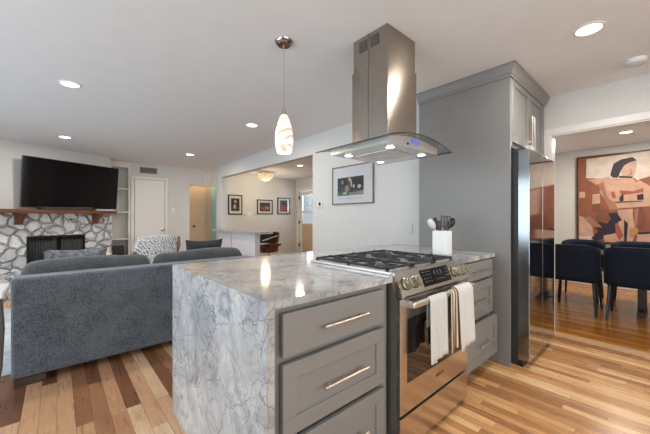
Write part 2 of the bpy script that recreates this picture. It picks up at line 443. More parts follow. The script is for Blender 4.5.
# ------------------------------------------------------------------ the setting: shell
b = MB(); b.box(-2.75, 1.25, -2.27, 1.70, -.1, 0); b.box(-2.75, 6.1, 1.70, 9.0, -.1, 0)
struct('floor', b, 'floor')
struct('floor_kitchen', MB().box(1.25, 3.866, -2.27, 1.70, -.1, 0), 'floor1')
struct('floor_dining', MB().box(3.866, 7.31, -2.27, 1.70, -.1, .001), 'floor2')
struct('ceiling', MB().box(-2.9, 7.4, -2.4, 9.1, H, H+.12), 'ceil')
def wallx(b, x0, x1, y0, y1, holes):      # wall lying along Y with holes (ya, yb, za, zb)
    y = y0
    for (a, c, z0, z1) in sorted(holes):
        b.box(x0, x1, y, a, 0, H)
        if z0 > 0: b.box(x0, x1, a, c, 0, z0)
        b.box(x0, x1, a, c, z1, H); y = c
    b.box(x0, x1, y, y1, 0, H); return b
def wally(b, y0, y1, x0, x1, holes):
    x = x0
    for (a, c, z0, z1) in sorted(holes):
        b.box(x, a, y0, y1, 0, H)
        if z0 > 0: b.box(a, c, y0, y1, 0, z0)
        b.box(a, c, y0, y1, z1, H); x = c
    b.box(x, x1, y0, y1, 0, H); return b
struct('wall_left', wallx(MB(), -2.75, -2.63, -2.15, 6.04, [(-.3, 3.6, .06, 2.2), (4.15, 5.65, .8, 2.1)]), 'wall')
struct('wall_rear', wally(MB(), -2.27, -2.15, -2.75, 7.31, [(-1.9, 2.5, .92, 2.2), (4.6, 6.4, .9, 2.1)]), 'wall')
struct('wall_fireplace', MB().prism([(-2.75, 5.988), (.825, 7.579), (.825, 8.4), (-2.75, 8.4)], 'Z', 0, H), 'wall')
b = MB().box(1.215, 2.48, 7.90, 8.02, 0, H); b.box(.825, 1.335, 8.22, 8.34, 0, H); b.box(1.215, 1.335, 8.02, 8.22, 0, H)
struct('wall_living', b, 'wall')
struct('wall_hall_header', MB().box(2.48, 3.20, 7.95, 8.07, 2.035, H), 'wall')
struct('wall_hall_left', MB().box(2.36, 2.48, 8.02, 8.50, 0, H), 'wall')
struct('wall_hall_back', MB().box(2.48, 3.32, 8.38, 8.50, 0, H), 'tan')
struct('wall_hall_right', MB().box(3.20, 3.32, 8.0, 8.38, 0, H), 'teal')
struct('wall_nook_back', MB().box(3.32, 5.93, 8.0, 8.12, 0, H), 'wall')
struct('wall_nook_right', wallx(MB(), 5.81, 5.93, 1.82, 8.0, [(6.97, 7.83, 0, 2.06)]), 'wall')
b = MB().box(2.866, 2.986, 1.70, 3.515, 0, H); b.box(2.866, 2.986, 3.515, 6.88, 2.157, H); b.box(2.866, 2.986, 6.88, 7.17, 0, H)
struct('wall_nook_front', b, 'wall')
struct('wall_kitchen_back', MB().box(2.986, 7.31, 1.70, 1.82, 0, H), 'wall')
struct('wall_right', wallx(MB(), 3.806, 3.926, -2.15, 1.70, [(-1.05, .792, 0, 2.054)]), 'wall')
struct('wall_dining', MB().box(7.19, 7.31, -2.15, 1.70, 0, H), 'wall')

# casing of the dining room opening
b = MB()
b.box(3.786, 3.806, .792, .860, 0, 2.12, .003); b.box(3.786, 3.806, -1.116, -1.05, 0, 2.12, .003); b.box(3.784, 3.806, -1.05, .792, 2.054, 2.12, .003)
b.box(3.80, 3.932, .778, .792, 0, 2.054); b.box(3.80, 3.932, -1.05, -1.036, 0, 2.054); b.box(3.80, 3.932, -1.036, .778, 2.042, 2.054)
struct('trim_1', b, 'trim')
struct('trim_2', MB().box(3.80, 3.93, -1.036, .778, 0, .009, .003), 'threshold')
struct('baseboard_dining', MB().box(7.172, 7.19, -2.15, 1.70, .001, .13, .004), 'trim')
b = MB().box(1.99, 2.48, 7.884, 7.90, 0, .1, .003); b.box(1.215, 1.22, 7.884, 7.90, 0, .1)
struct('baseboard_living', b, 'trim')
struct('baseboard_nook', MB().box(3.32, 5.81, 7.984, 8.0, 0, .1, .003), 'trim')

# windows (out of the frame, daylight comes in through them)
def window(name, axis, c, t, a0, a1, z0, z1, nv, nh):
    fr = MB(); gl = MB()
    def bx(m, p0, p1, q0, q1, d0, d1):
        if axis == 'X': m.box(d0, d1, p0, p1, q0, q1)
        else: m.box(p0, p1, d0, d1, q0, q1)
    w = .05
    bx(fr, a0, a1, z0, z0+w, c, c+t); bx(fr, a0, a1, z1-w, z1, c, c+t)
    for i in range(nv+1):
        p = a0 + (a1-a0)*i/nv; p0 = min(max(p-w/2, a0), a1-w); bx(fr, p0, p0+w, z0+w, z1-w, c, c+t)
    for i in range(1, nh): 
        q = z0 + (z1-z0)*i/nh; bx(fr, a0, a1, q-.015, q+.015, c+.01, c+t-.01)
    bx(gl, a0+w, a1-w, z0+w, z1-w, c+t/2-.003, c+t/2+.003)
    f = struct(name, fr, 'trim'); gl.build('pane', 'glass', f)
window('window_1', 'X', -2.72, .06, -.3, 3.6, .06, 2.2, 2, 1)
window('window_2', 'X', -2.72, .06, 4.15, 5.65, .8, 2.1, 2, 1)
window('window_3', 'Y', -2.24, .06, -1.9, 2.5, .92, 2.2, 3, 1)
window('window_4', 'Y', -2.24, .06, 4.6, 6.4, .9, 2.1, 2, 2)

# closet door beside the bookcase
d = struct('door_1', MB().box(1.298, 1.902, 7.868, 7.90, .01, 2.075, .004), 'trim')
b = MB(); b.box(1.226, 1.290, 7.872, 7.90, 0, 2.15, .005); b.box(1.910, 1.985, 7.872, 7.90, 0, 2.15, .005); b.box(1.290, 1.910, 7.872, 7.90, 2.082, 2.15, .005)
b.build('casing', 'trim', d)
MB().lathe([(.0, 0), (.04, 0), (.04, .008), (.016, .015), (.016, .04), (.042, .052), (.042, .075), (.0, .09)], (0, 0, 0)).xf(Matrix.Translation((1.850, 7.868, .945)) @ Matrix.Rotation(PI/2, 4, 'X')).build('knob', 'nickel', d)
# hall door
d = struct('door_2', MB().box(2.50, 2.97, 8.345, 8.38, .01, 2.03, .004), 'doorwood')
b = MB(); b.box(2.97, 3.03, 8.35, 8.38, 0, 2.09, .004); b.box(2.48, 2.97, 8.35, 8.38, 2.035, 2.09, .004); b.build('casing', 'doorwood', d)
MB().lathe([(.0, 0), (.028, 0), (.028, .008), (.012, .015), (.012, .04), (.028, .052), (.028, .07), (.0, .08)], (0, 0, 0)).xf(Matrix.Translation((2.72, 8.345, .99)) @ Matrix.Rotation(PI/2, 4, 'X')).build('knob', 'black', d)
# half glazed outer door of the nook
b = MB(); b.box(5.84, 5.88, 6.985, 7.115, .01, 2.05); b.box(5.84, 5.88, 7.685, 7.815, .01, 2.05)
b.box(5.84, 5.88, 7.115, 7.685, 1.93, 2.05); b.box(5.84, 5.88, 7.115, 7.685, 1.02, 1.06); b.box(5.84, 5.88, 7.115, 7.685, 1.37, 1.43)
d = struct('door_3', b, 'trim')
MB().box(5.845, 5.875, 7.115, 7.685, .01, 1.02).build('lower_panel', 'tan', d)
MB().box(5.857, 5.863, 7.115, 7.685, 1.06, 1.93).build('pane', 'glass', d)
b = MB(); b.box(5.785, 5.81, 7.83, 7.90, 0, 2.13, .003); b.box(5.785, 5.81, 6.90, 6.97, 0, 2.13, .003); b.box(5.785, 5.81, 6.97, 7.83, 2.06, 2.13, .003)
b.box(5.81, 5.93, 7.818, 7.83, 0, 2.06); b.box(5.81, 5.93, 6.97, 6.982, 0, 2.06); b.build('casing', 'trim', d)
for z in (.3, 1.02, 1.8): MB().box(5.80, 5.842, 7.805, 7.822, z, z+.1).build('hinge', 'black', d)

# ------------------------------------------------------------------ marble worktop with waterfall end
t = thing('countertop', 'grey veined marble worktop with waterfall end panel around the gas range', 'countertop', (1.6, 1.4, 0))
MB().prism([(.539, .908), (1.26, .908), (1.26, 1.572), (2.025, 1.572), (2.025, .950), (2.742, .950), (2.742, 1.672), (2.862, 1.672), (2.862, 2.043), (.539, 2.043)], 'Z', .884, .914).build('slab', 'marble', t)
MB().box(.539, .569, .908, 2.043, 0, .8838).build('waterfall_panel', 'marble', t)

# ------------------------------------------------------------------ drawer cabinets
def shaker(b, x0, x1, yf, z0, z1, rail=.062, depth=.02):
    """framed front facing -Y whose face lies at yf"""
    b.box(x0, x1, yf+.008, yf+depth, z0, z1)
    b.box(x0, x1, yf, yf+.0085, z0, z0+rail, .002, 1); b.box(x0, x1, yf, yf+.0085, z1-rail, z1, .002, 1)
    b.box(x0, x0+rail, yf, yf+.0085, z0+rail, z1-rail, .002, 1); b.box(x1-rail, x1, yf, yf+.0085, z0+rail, z1-rail, .002, 1)
def pull(parent, x0, x1, y, z):
    b = MB(); b.cyl((x0, y-.032, z), (x1, y-.032, z), .0065, 12)
    for x in (x0+.035, x1-.035): b.cyl((x, y, z), (x, y-.03, z), .005, 10)
    b.build('handle', 'nickel', parent)
def drawer_unit(name, label, x0, x1, dx0, dx1, zs, px, plen, pulled=0, yf=.912):
    t = thing(name, label, 'cabinet', ((x0+x1)/2, 1.24, 0))
    b = MB(); b.box(x0, x1, yf+.034, 1.55, .10, .883)
    b.build('body', 'gray', t)
    MB().box(x0, x1, yf+.08, 1.54, 0, .0998).build('toe_kick', 'dark', t)
    for i, (z0, z1) in enumerate(zs):
        y = yf - (pulled if i == 2 else 0)
        b = MB()
        b.box(dx0+.03, dx1-.03, y+.0195, yf+.036, z0+.02, z1-.02)
        if i == 0: b.box(dx0, dx1, y, y+.02, z0, z1, .003)
        else: shaker(b, dx0, dx1, y, z0, z1)
        if i == 2 and pulled: b.box(dx0+.02, dx1-.02, y+.02, yf+.06, z0+.03, z1-.05)
        d = b.build('drawer', 'gray', t)
        zc = (z0+z1)/2 + (0 if i == 0 else .0)
        pull(d, px-plen/2, px+plen/2, y, zc)
    return t
drawer_unit('drawer_cabinet', 'grey three drawer base cabinet between waterfall panel and range', .572, 1.255, .608, 1.197, [(.698, .858), (.405, .672), (.115, .38)], .912, .26)
drawer_unit('drawer_cabinet', 'grey three drawer base cabinet between range and tall refrigerator panel', 2.030, 2.738, 2.055, 2.705, [(.735, .872), (.44, .715), (.11, .42)], 2.42, .27, .035, .955)
tag(MB().box(.572, 2.74, 1.60, 1.64, 0, .8835).build('back_panel', 'gray'), 'grey panel closing the back of the peninsula under the marble', 'panel')

# ------------------------------------------------------------------ gas range
RX0, RX1, RC = 1.266, 2.019, 1.6425
t = thing('gas_range', 'stainless steel slide-in gas range with black grates and towel draped handle', 'range', (RC, 1.2, 0))
MB().box(RX0+.004, RX1-.004, .895, 1.565, .03, .90).build('body', 'rangeside', t)
for (x, y) in ((RX0+.06, .96), (RX1-.06, .96), (RX0+.06, 1.5), (RX1-.06, 1.5)):
    MB().cyl((x, y, 0), (x, y, .03), .018).build('foot', 'dark', t)
b = MB(); b.box(RX0, RX1, .925, 1.568, .90, .922, .003); b.box(RX0-.006, RX0+.012, .925, 1.572, .9145, .929, .003); b.box(RX1-.012, RX1+.006, .925, 1.572, .9145, .929, .003); b.box(RX0, RX1, 1.556, 1.572, .9145, .929, .003)
b.build('cooktop', 'satin', t)
# sloped control panel
MB().prism([(.925, .926), (.905, .930), (.855, .818), (.862, .808), (.897, .808), (.925, .88)], 'X', RX0, RX1).build('control_panel', 'steelh', t)
cp = [o for o in COL.objects if o.name == 'control_panel'][0]
sl = Vector((0, .855-.905, .818-.930)).normalized(); nrm = Vector((0, sl.z, -sl.y)); 
def onpanel(x, s, off): return Vector((x, .905, .930)) + sl*s + nrm*off
def ppoly(b, x0, x1, s0, s1, off): b.poly([onpanel(x0, s0, off), onpanel(x1, s0, off), onpanel(x1, s1, off), onpanel(x0, s1, off)])
def pbox(b, x0, x1, s0, s1, o0, o1):
    b.loft([[onpanel(x0, s0, o), onpanel(x1, s0, o), onpanel(x1, s1, o), onpanel(x0, s1, o)] for o in (o0, o1)])
if nrm.y > 0: nrm = -nrm
b = MB(); pbox(b, 1.485, 1.79, .014, .106, 0, .003); b.mi = 1
for (x0, x1, s0, s1) in [(1.50+.03*i, 1.515+.03*i, .026+.018*j, .031+.018*j) for i in range(3) for j in range(4)] + [(1.62+.022*i, 1.632+.022*i, .08, .084) for i in range(5)] + [(1.62+.035*i, 1.628+.035*i, .03, .055) for i in range(3)] + [(1.745, 1.775, .03+.02*i, .034+.02*i) for i in range(3)]:
    pbox(b, x0, x1, s0, s1, .003, .0038)
b.build('display', ['blackglass', 'icon'], cp)
for x in (1.328, 1.408, 1.852, 1.910, 1.968):
    b = MB(); c = onpanel(x, .064, 0)
    rot = nrm.to_track_quat('Z', 'Y').to_matrix().to_4x4()
    b.lathe([(.0, 0), (.031, 0), (.031, .006), (.027, .008), (.0265, .030), (.024, .034), (.0, .034)], (0, 0, 0), 24)
    b.box(-.006, .006, -.024, .024, .03, .042, .002)
    b.xf(Matrix.Translation(c) @ rot); kn = b.build('knob', 'nickelknob', cp)
    b = MB(); b.lathe([(.0, 0), (.034, 0), (.034, .004), (.0, .004)], (0, 0, 0), 24); b.xf(Matrix.Translation(c) @ rot).build('bezel', 'dark', kn)
b = MB(); b.box(RX0, RX1, .868, .895, .222, .800, .003)
door = b.build('oven_door', 'steelh', t)
MB().box(RX0+.06, RX1-.055, .8665, .8685, .37, .695).build('window', 'ovenglass', door)
b = MB(); hx0, hx1, hy, hz = RX0+.026, RX1-.03, .818, .778
b.box(hx0, hx1, hy-.013, hy+.013, hz-.015, hz+.015, .009, 3)
for x in (hx0+.018, hx1-.018): b.box(x-.016, x+.016, hy+.004, .869, hz-.016, hz+.014, .005)
b.build('handle', 'satin', door)
MB().box(RX0, RX1, .868, .895, .035, .206, .003).build('warming_drawer', 'steelh', t)
def lettering(txt, size, name, m, parent, mtx, depth=.0004):
    cu = bpy.data.curves.new(name, 'FONT'); cu.body = txt; cu.size = size; cu.align_x = 'CENTER'; cu.extrude = depth
    tmp = bpy.data.objects.new(name, cu); COL.objects.link(tmp)
    bpy.context.view_layer.update()
    me = bpy.data.meshes.new_from_object(tmp.evaluated_get(bpy.context.evaluated_depsgraph_get()))
    bpy.data.objects.remove(tmp); bpy.data.curves.remove(cu)
    me.transform(Matrix.Translation(-ORG[parent.name]) @ mtx); me.name = name
    me.materials.clear(); me.materials.append(MT[m])
    o = bpy.data.objects.new(name, me); COL.objects.link(o); o.parent = parent; ORG[o.name] = ORG[parent.name]
    return o
lettering('BOSCH', .026, 'lettering', 'dark', door, Matrix.Translation((1.655, .8672, .300)) @ Matrix.Rotation(PI/2, 4, 'X'))
# burners and grates
for (x, y, r) in ((1.40, 1.07, .045), (1.40, 1.42, .038), (1.6425, 1.24, .055), (1.885, 1.07, .042), (1.885, 1.42, .038)):
    b = MB(); b.lathe([(r*1.35, 0), (r*1.35, .006), (r, .010), (r, .016), (r*.85, .021), (.0, .021)], (x, y, .9215), 24)
    b.build('burner', 'iron', t)
gw = (RX1-RX0-.03)/3
for i in range(3):
    x0 = RX0+.018+gw*i+.004; x1 = x0+gw-.008; y0, y1, z0, z1 = .962, 1.545, .934, .947
    b = MB()
    b.box(x0, x1, y0, y0+.015, z0, z1, .003); b.box(x0, x1, y1-.015, y1, z0, z1, .003)
    b.box(x0, x0+.014, y0, y1, z0, z1, .003); b.box(x1-.014, x1, y0, y1, z0, z1, .003)
    xm = (x0+x1)/2; ym = (y0+y1)/2
    b.box(x0, x1, ym-.007, ym+.007, z0, z1, .003)
    for (c, s0, s1) in ((y0+.15, x0, xm-.035), (y0+.15, xm+.035, x1), (y1-.15, x0, xm-.035), (y1-.15, xm+.035, x1)):
        b.box(s0, s1, c-.006, c+.006, z0+.002, z1+.004, .003)
    for (s0, s1) in ((y0, y0+.11), (y0+.19, ym+.02), (ym-.02, y1-.19), (y1-.11, y1)): b.box(xm-.006, xm+.006, s0, s1, z0+.002, z1+.004, .003)
    for (x, y) in ((x0+.007, y0+.008), (x1-.007, y0+.008), (x0+.007, y1-.008), (x1-.007, y1-.008), (x0+.007, ym), (x1-.007, ym)):
        b.box(x-.007, x+.007, y-.007, y+.007, .9222, z0+.002)
    b.build('grate', 'iron', t)

# ------------------------------------------------------------------ towels over the oven handle
def towel(name, m, label, x0, x1, front, back, lay, fold, ph, skew=0):
    r = .018 + lay*.004
    prof = []
    for k in range(15): prof.append((hy - r - .002, hz - front + front*k/14, k/14))
    for k in range(1, 8):
        a = PI - PI*k/8; prof.append((hy + r*math.cos(a), hz + r*math.sin(a), 1))
    for k in range(9): prof.append((hy + r + .0005, hz - back*k/8, 1-k/8*.3))
    n = len(prof)-1
    def f(u, v):
        y, z, w = prof[round(v*n)]
        dn = max(0, hz - z)/front
        x = x0 + (x1-x0)*u + skew*dn + (u-.5)*.02*dn
        if y > hy + .004: x = x0 + .035 + (x1-x0-.05)*u
        if y < hy: y -= fold*dn*(.5+.5*math.sin(u*9+ph)) + .004*dn*math.sin(u*23+ph*2); z -= .012*math.sin(u*4+ph)*dn
        return (x, y, z)
    return tag(MB().grid(f, 22, n).build(name, m, None, 60, solid=.003), label, 'towel', 'dish towels on the oven handle')
towel('dish_towel', 'towelwhite', 'ribbed white dish towel on the oven handle, left of the others', 1.425, 1.600, .310, .15, 0, .012, .4, .0)
towel('dish_towel', 'towelstripe', 'brown and cream striped dish towel between the two white towels', 1.650, 1.775, .320, .24, 0, .010, 2.2, .01)
towel('dish_towel', 'towelplain', 'plain white dish towel at the right end of the oven handle', 1.715, 1.905, .330, .17, 3, .014, 1.3, .02)

# ------------------------------------------------------------------ ceiling mounted range hood
HX, HY = 1.7265, 1.31
t = thing('range_hood', 'stainless island range hood with square chimney and curved glass canopy', 'range hood', (HX, HY, 1.64))
b = MB(); b.box(1.574, 1.892, 1.178, 1.470, 2.22, H-.001); ch = b.build('upper_chimney', 'steel', t)
MB().box(1.5665, 1.8995, 1.1705, 1.4775, 1.715, 2.224, .002).build('lower_chimney', 'steel', t)
MB().box(1.5655, 1.5667, 1.328, 1.332, 1.72, 2.224).build('seam', 'dark', t); MB().box(1.573, 1.5742, 1.328, 1.332, 2.224, 2.448).build('seam', 'dark', ch)
for (y0, y1) in ((1.345, 1.415), (1.245, 1.315)):
    v = MB().box(1.572, 1.5745, y0, y1, 2.348, 2.418); v = v.build('vent', 'dark', ch)
    b = MB()
    for k in range(7): b.box(1.5705, 1.5725, y0+.004, y1-.004, 2.352+.009*k, 2.355+.009*k)
    b.build('louvre', 'steel', v)
def arch(x, z0, rise, xa, xb): 
    q = (x-(xa+xb)/2)/((xb-xa)/2); return z0 + rise*(1-q*q)
GX0, GX1, GY0, GY1, GZ, GR = 1.370, 2.083, 1.004, 1.645, 1.664, .052
rings = []
for k in range(25):
    x = GX0 + (GX1-GX0)*k/24; z = arch(x, GZ, GR, GX0, GX1)
    rings.append([(x, GY0, z), (x, GY1, z), (x, GY1, z+.006), (x, GY0, z+.006)])
can = MB().loft(rings).build('glass_canopy', 'hoodglass', t)
b = MB()
for (y0, y1) in ((GY0-.001, GY0+.002), (GY1-.002, GY1+.001)):
    b.loft([[(x, y0, z-.0003), (x, y1, z-.0003), (x, y1, z+.0063), (x, y0, z+.0063)] for (x, z) in [(GX0+(GX1-GX0)*k/24, arch(GX0+(GX1-GX0)*k/24, GZ, GR, GX0, GX1)) for k in range(25)]])
b.box(GX0-.001, GX0+.002, GY0, GY1, GZ-.0003, GZ+.0063); b.box(GX1-.002, GX1+.001, GY0, GY1, GZ-.0003, GZ+.0063)
b.build('edge', 'edgeglass', can)
BX0, BX1, BY0, BY1, BZ = 1.440, 1.988, 1.062, 1.56, 1.645
rings = []
for k in range(21):
    x = BX0 + (BX1-BX0)*k/20; z = arch(x, GZ, GR, GX0, GX1) - .001
    rings.append([(x, BY0, BZ), (x, BY1, BZ), (x, BY1, z), (x, BY0, z)])
body = MB().loft(rings).build('canopy_body', 'satincool', t)
b = MB(); b.box(1.66, 1.76, BY0-.002, BY0+.001, 1.672, 1.700)
b.build('display', 'blueled', body)
b = MB(); b.cyl((1.625, BY0-.004, 1.667), (1.625, BY0, 1.667), .008, 14); b.build('sensor', 'black', body)
for (x0, x1) in ((1.575, 1.712), (1.722, 1.859)):
    b = MB(); b.box(x0, x1, 1.16, 1.46, 1.639, 1.6452, .002)
    for k in range(9): b.box(x0+.008, x1-.008, 1.175+.031*k, 1.183+.031*k, 1.637, 1.640)
    b.build('filter', 'satincool', body)
for (x, y) in ((1.534, 1.127), (1.891, 1.127), (1.534, 1.481), (1.891, 1.481)):
    MB().lathe([(.033, 0), (.033, .004), (.0, .004)], (x, y, 1.6415), 22).build('lamp_ring', 'chrome', body)
    MB().lathe([(.0, 0), (.026, 0), (.026, .002)], (x, y, 1.6395), 22).build('lamp_lens', 'coolbulb', body)
    lamp('hood_lamp', 'SPOT', (x, y, 1.636), 8, (.82, .91, 1.0), t, .03, 2.2)

# ------------------------------------------------------------------ tall refrigerator cabinet
t = thing('refrigerator_cabinet', 'tall grey cabinet enclosing the refrigerator with crown moulding at the ceiling', 'cabinet', (3.2, 1.25, 0))
MB().box(2.7465, 2.772, .840, 1.662, 0, 2.448).build('side_panel', 'gray', t)
MB().box(3.745, 3.77, .840, 1.68, 0, 2.448).build('side_panel', 'gray', t)
MB().box(2.7725, 3.7445, .86, 1.66, 1.80, 2.448).build('body', 'gray', t)
MB().box(2.7725, 2.802, .840, .8598, 1.80, 2.38).build('stile', 'gray', t)
MB().box(2.733, 2.7463, .838, .930, 0, .03, .003).build('shoe_moulding', 'gray', t)
for (x0, x1, hx) in ((2.803, 3.262, 3.232), (3.268, 3.735, 3.298)):
    b = MB(); shaker(b, x0, x1, .838, 1.835, 2.362, .06); d = b.build('door', 'gray', t)
    b = MB(); b.cyl((hx, .805, 1.855), (hx, .805, 2.13), .0065, 12)
    for z in (1.89, 2.095): b.cyl((hx, .838, z), (hx, .807, z), .005, 10)
    b.build('handle', 'nickel', d)
# crown: profile (outward, z) mitred round the corner
prof = [(0, 2.352), (.010, 2.352), (.012, 2.368), (.022, 2.378), (.026, 2.395), (.040, 2.418), (.044, 2.432), (.050, 2.436), (.050, 2.449), (0, 2.449)]
rings = []
for (cx, cy, dx, dy) in ((2.7465, 1.664, -1, 0), (2.7465, .838, -1, -1), (3.772, .838, 0, -1)):
    rings.append([(cx+dx*p, cy+dy*p, z) for p, z in prof])
MB().loft(rings).build('crown_moulding', 'gray', t, 20)

# ------------------------------------------------------------------ refrigerator
t = thing('refrigerator', 'stainless side by side refrigerator with two flush doors in grey surround', 'refrigerator', (3.2, 1.2, 0))
MB().box(2.81, 3.60, .80, 1.62, .03, 1.735).build('body', 'dark', t)
MB().box(2.812, 3.598, .765, .80, 0.004, .055).build('base_grille', 'black', t)
for x in (2.85, 3.56): MB().cyl((x, 1.5, 0), (x, 1.5, .03), .02).build('foot', 'black', t)
MB().box(2.800, 3.180, .718, .798, .06, 1.755, .004).build('door', 'fridge', t)
MB().box(2.7990, 2.7999, .722, .794, .065, 1.75).build('door_edge', 'dooredge', [o for o in t.children if o.name.startswith('door')][0])  # added thin skin, its dark colour tones down the reflection on this side
MB().box(3.188, 3.602, .718, .798, .06, 1.755, .004).build('door', 'fridge', t)
for (x0, x1) in ((2.81, 2.93), (3.48, 3.60)): MB().box(x0, x1, .75, .90, 1.7355, 1.775, .01).build('hinge_cover', 'dark', t)

# ------------------------------------------------------------------ utensil crock and utensils
CX, CY = 2.365, 1.22
b = MB()
def rrect(w, z, r=.018):
    P = []
    for (sx, sy, a0) in ((1, 1, 0), (-1, 1, PI/2), (-1, -1, PI), (1, -1, 1.5*PI)):
        for k in range(5):
            a = a0 + PI/2*k/4; P.append((CX+sx*(w-r)+r*math.cos(a), CY+sy*(w-r)+r*math.sin(a), z))
    return P
b.loft([rrect(.058, .9142), rrect(.060, .92), rrect(.060, 1.100), rrect(.052, 1.102), rrect(.052, .925)])
tag(b.build('utensil_crock', 'ceramic'), 'white ribbed square crock holding cooking tools on the marble', 'crock')
def utensil(name, m, label, base, tip, head, cat='utensil', slots=False):
    t = thing(name, label, cat, base, 'cooking tools in the white crock')
    b0, t0 = Vector(base), Vector(tip)
    MB().tube([b0, b0.lerp(t0, .5), t0], [.005, .0055, .0045], 8).build('shaft', m, t)
    d = (t0-b0).normalized(); w = Vector((.70, -.71, 0)); w = (w - d*w.dot(d)).normalized(); n = d.cross(w)
    hl, hw, curve = head
    def f(sg):
        def g(u, v):
            a = 2*u-1; q = v
            prof = math.sin(PI*min(.98, max(.02, .12+.80*q)))**.5 if not slots else 1
            return t0 + d*(q*hl-.01) + w*(a*hw/2*prof) + n*(curve*(a*a+(2*q-1)**2*.5) + sg*.002)
        return g
    b = MB()
    if slots:
        for k in range(4):
            a0 = -hw/2 + hw*k/3.55; 
            b.loft([[t0+d*q+w*(a0)+n*.0015, t0+d*q+w*(a0+hw*.16)+n*.0015, t0+d*q+w*(a0+hw*.16)-n*.0015, t0+d*q+w*a0-n*.0015] for q in (0, hl)])
        for q in (0, hl-.014): b.loft([[t0+d*p+w*s+n*.002, t0+d*(p+.014)+w*s+n*.002, t0+d*(p+.014)+w*s-n*.002, t0+d*p+w*s-n*.002] for p, s in ((q, -hw/2), (q, hw/2))])
    else:
        b.grid(f(1), 8, 10); b.grid(f(-1), 8, 10)
    b.build('head', m, t)
utensil('serving_spoon', 'clearplastic', 'pale serving spoon leaning far left out of the crock', (CX+.040, CY-.040, .935), (CX-.056, CY+.040, 1.130), (.085, .055, .014))
utensil('cooking_spoon', 'black', 'tall narrow black spoon at the left of the crock', (CX-.015, CY+.030, .935), (CX-.026, CY+.038, 1.125), (.095, .040, .012))
utensil('cooking_spoon', 'dark', 'shorter round black spoon beside the slotted turner in the crock', (CX-.030, CY+.006, .935), (CX-.022, CY+.010, 1.115), (.078, .042, .012))
utensil('slotted_turner', 'black', 'black slotted turner standing in the middle of the crock', (CX+.005, CY+.005, .935), (CX+.016, CY-.014, 1.130), (.095, .080, 0), slots=True)
utensil('ladle', 'black', 'black ladle tilting right out of the crock', (CX-.036, CY+.036, .935), (CX+.046, CY-.046, 1.140), (.080, .055, .016))
utensil('wooden_spoon', 'oakleg', 'short brown wooden spoon at the right edge of the crock', (CX+.036, CY-.005, .935), (CX+.044, CY-.020, 1.120), (.075, .032, .008))

# ------------------------------------------------------------------ pendant
t = thing('pendant_light', 'swirled white glass pendant lamp hanging over the marble peninsula', 'pendant light', (1.2, 1.79, H))
MB().lathe([(.0, -.028), (.045, -.026), (.062, -.010), (.065, 0), (.0, 0)], (1.2, 1.79, H-.0005)).build('ceiling_canopy', 'darkchrome', t)
MB().cyl((1.2, 1.79, 1.985), (1.2, 1.79, 2.425), .003, 8).build('cord', 'chrome', t)
MB().lathe([(.006, .06), (.010, .05), (.020, .008), (.024, 0), (.0, 0)], (1.2, 1.79, 1.93)).build('socket_cap', 'nickel', t)
pr = [(.022, .265), (.034, .248), (.047, .21), (.059, .16), (.065, .11), (.062, .055), (.053, .012), (.049, .003), (.044, .003), (.056, .055), (.059, .11), (.053, .16), (.042, .205), (.020, .255)]
MB().lathe(pr, (1.2, 1.79, 1.662), 32, cap=False).build('shade', 'shade', t)
bl = MB().lathe([(.0, 0), (.018, .004), (.026, .03), (.018, .06), (.0, .066)], (1.2, 1.79, 1.74)).build('bulb', 'bulb', t)
lamp('pendant_lamp', 'POINT', (1.2, 1.79, 1.655), 5, (1, .80, .58), t, .03)

# ------------------------------------------------------------------ recessed lights
WARM = (1, .91, .80)
for (x, y, lab, pw) in ((2.621, .338, 'round recessed ceiling light in front of the tall grey cabinet', 26), (.09, 3.671, 'round recessed ceiling light above the left end of the sofa', 20),
                    (.091, 6.122, 'round recessed ceiling light in front of the television', 22), (1.947, 6.183, 'round recessed ceiling light near the white closet door and hall', 22),
                    (1.951, 3.674, 'round recessed ceiling light between the pendant and the nook header', 18), (4.304, 5.75, 'round recessed ceiling light inside the nook near its outer door', 22),
                    (6.157, .387, 'round recessed ceiling light above the dining table near the painting', 55)):
    t = thing('recessed_light', lab, 'ceiling light', (x, y, H), 'recessed ceiling lights')
    MB().lathe([(.084, 0), (.084, -.005), (.068, -.007), (.064, -.001)], (x, y, H), 32, cap=False).build('trim_ring', 'white', t)
    MB().lathe([(.0, -.004), (.065, -.004), (.065, -.001), (.0, -.001)], (x, y, H), 32).build('lens', 'bulb', t)
    lamp('downlight_lamp', 'AREA', (x, y, H-.012), pw, WARM, t, .15)

# flush mount crystal lamp in the nook
fx, fy = 4.2, 7.15
t = thing('flush_ceiling_light', 'glowing crystal flush mount ceiling light in the nook', 'ceiling light', (fx, fy, H))
MB().lathe([(.0, 0), (.15, 0), (.15, -.02), (.0, -.02)], (fx, fy, H-.0005)).build('mount_plate', 'nickel', t)
MB().lathe([(.20, -.02), (.205, -.04), (.20, -.10), (.165, -.165), (.10, -.215), (.0, -.23)], (fx, fy, H-.012), 28, cap=False).build('crystal_shade', 'crystal', t)
MB().lathe([(.198, -.018), (.21, -.02), (.21, -.045), (.198, -.047)], (fx, fy, H-.012), 28, cap=False).build('rim', 'nickel', t)
lamp('crystal_lamp', 'POINT', (fx, fy, H-.30), 32, (1, .80, .55), t, .1)
# hidden hall fitting lights the hall warm
t = thing('hall_ceiling_light', 'small round warm ceiling light inside the hall', 'ceiling light', (2.85, 8.22, H))
MB().lathe([(.0, -.05), (.07, -.045), (.1, -.01), (.1, 0), (.0, 0)], (2.85, 8.22, H-.0005)).build('diffuser', 'bulb', t)
lamp('hall_lamp', 'POINT', (2.85, 8.22, H-.12), 6.5, (1, .74, .46), t, .06)

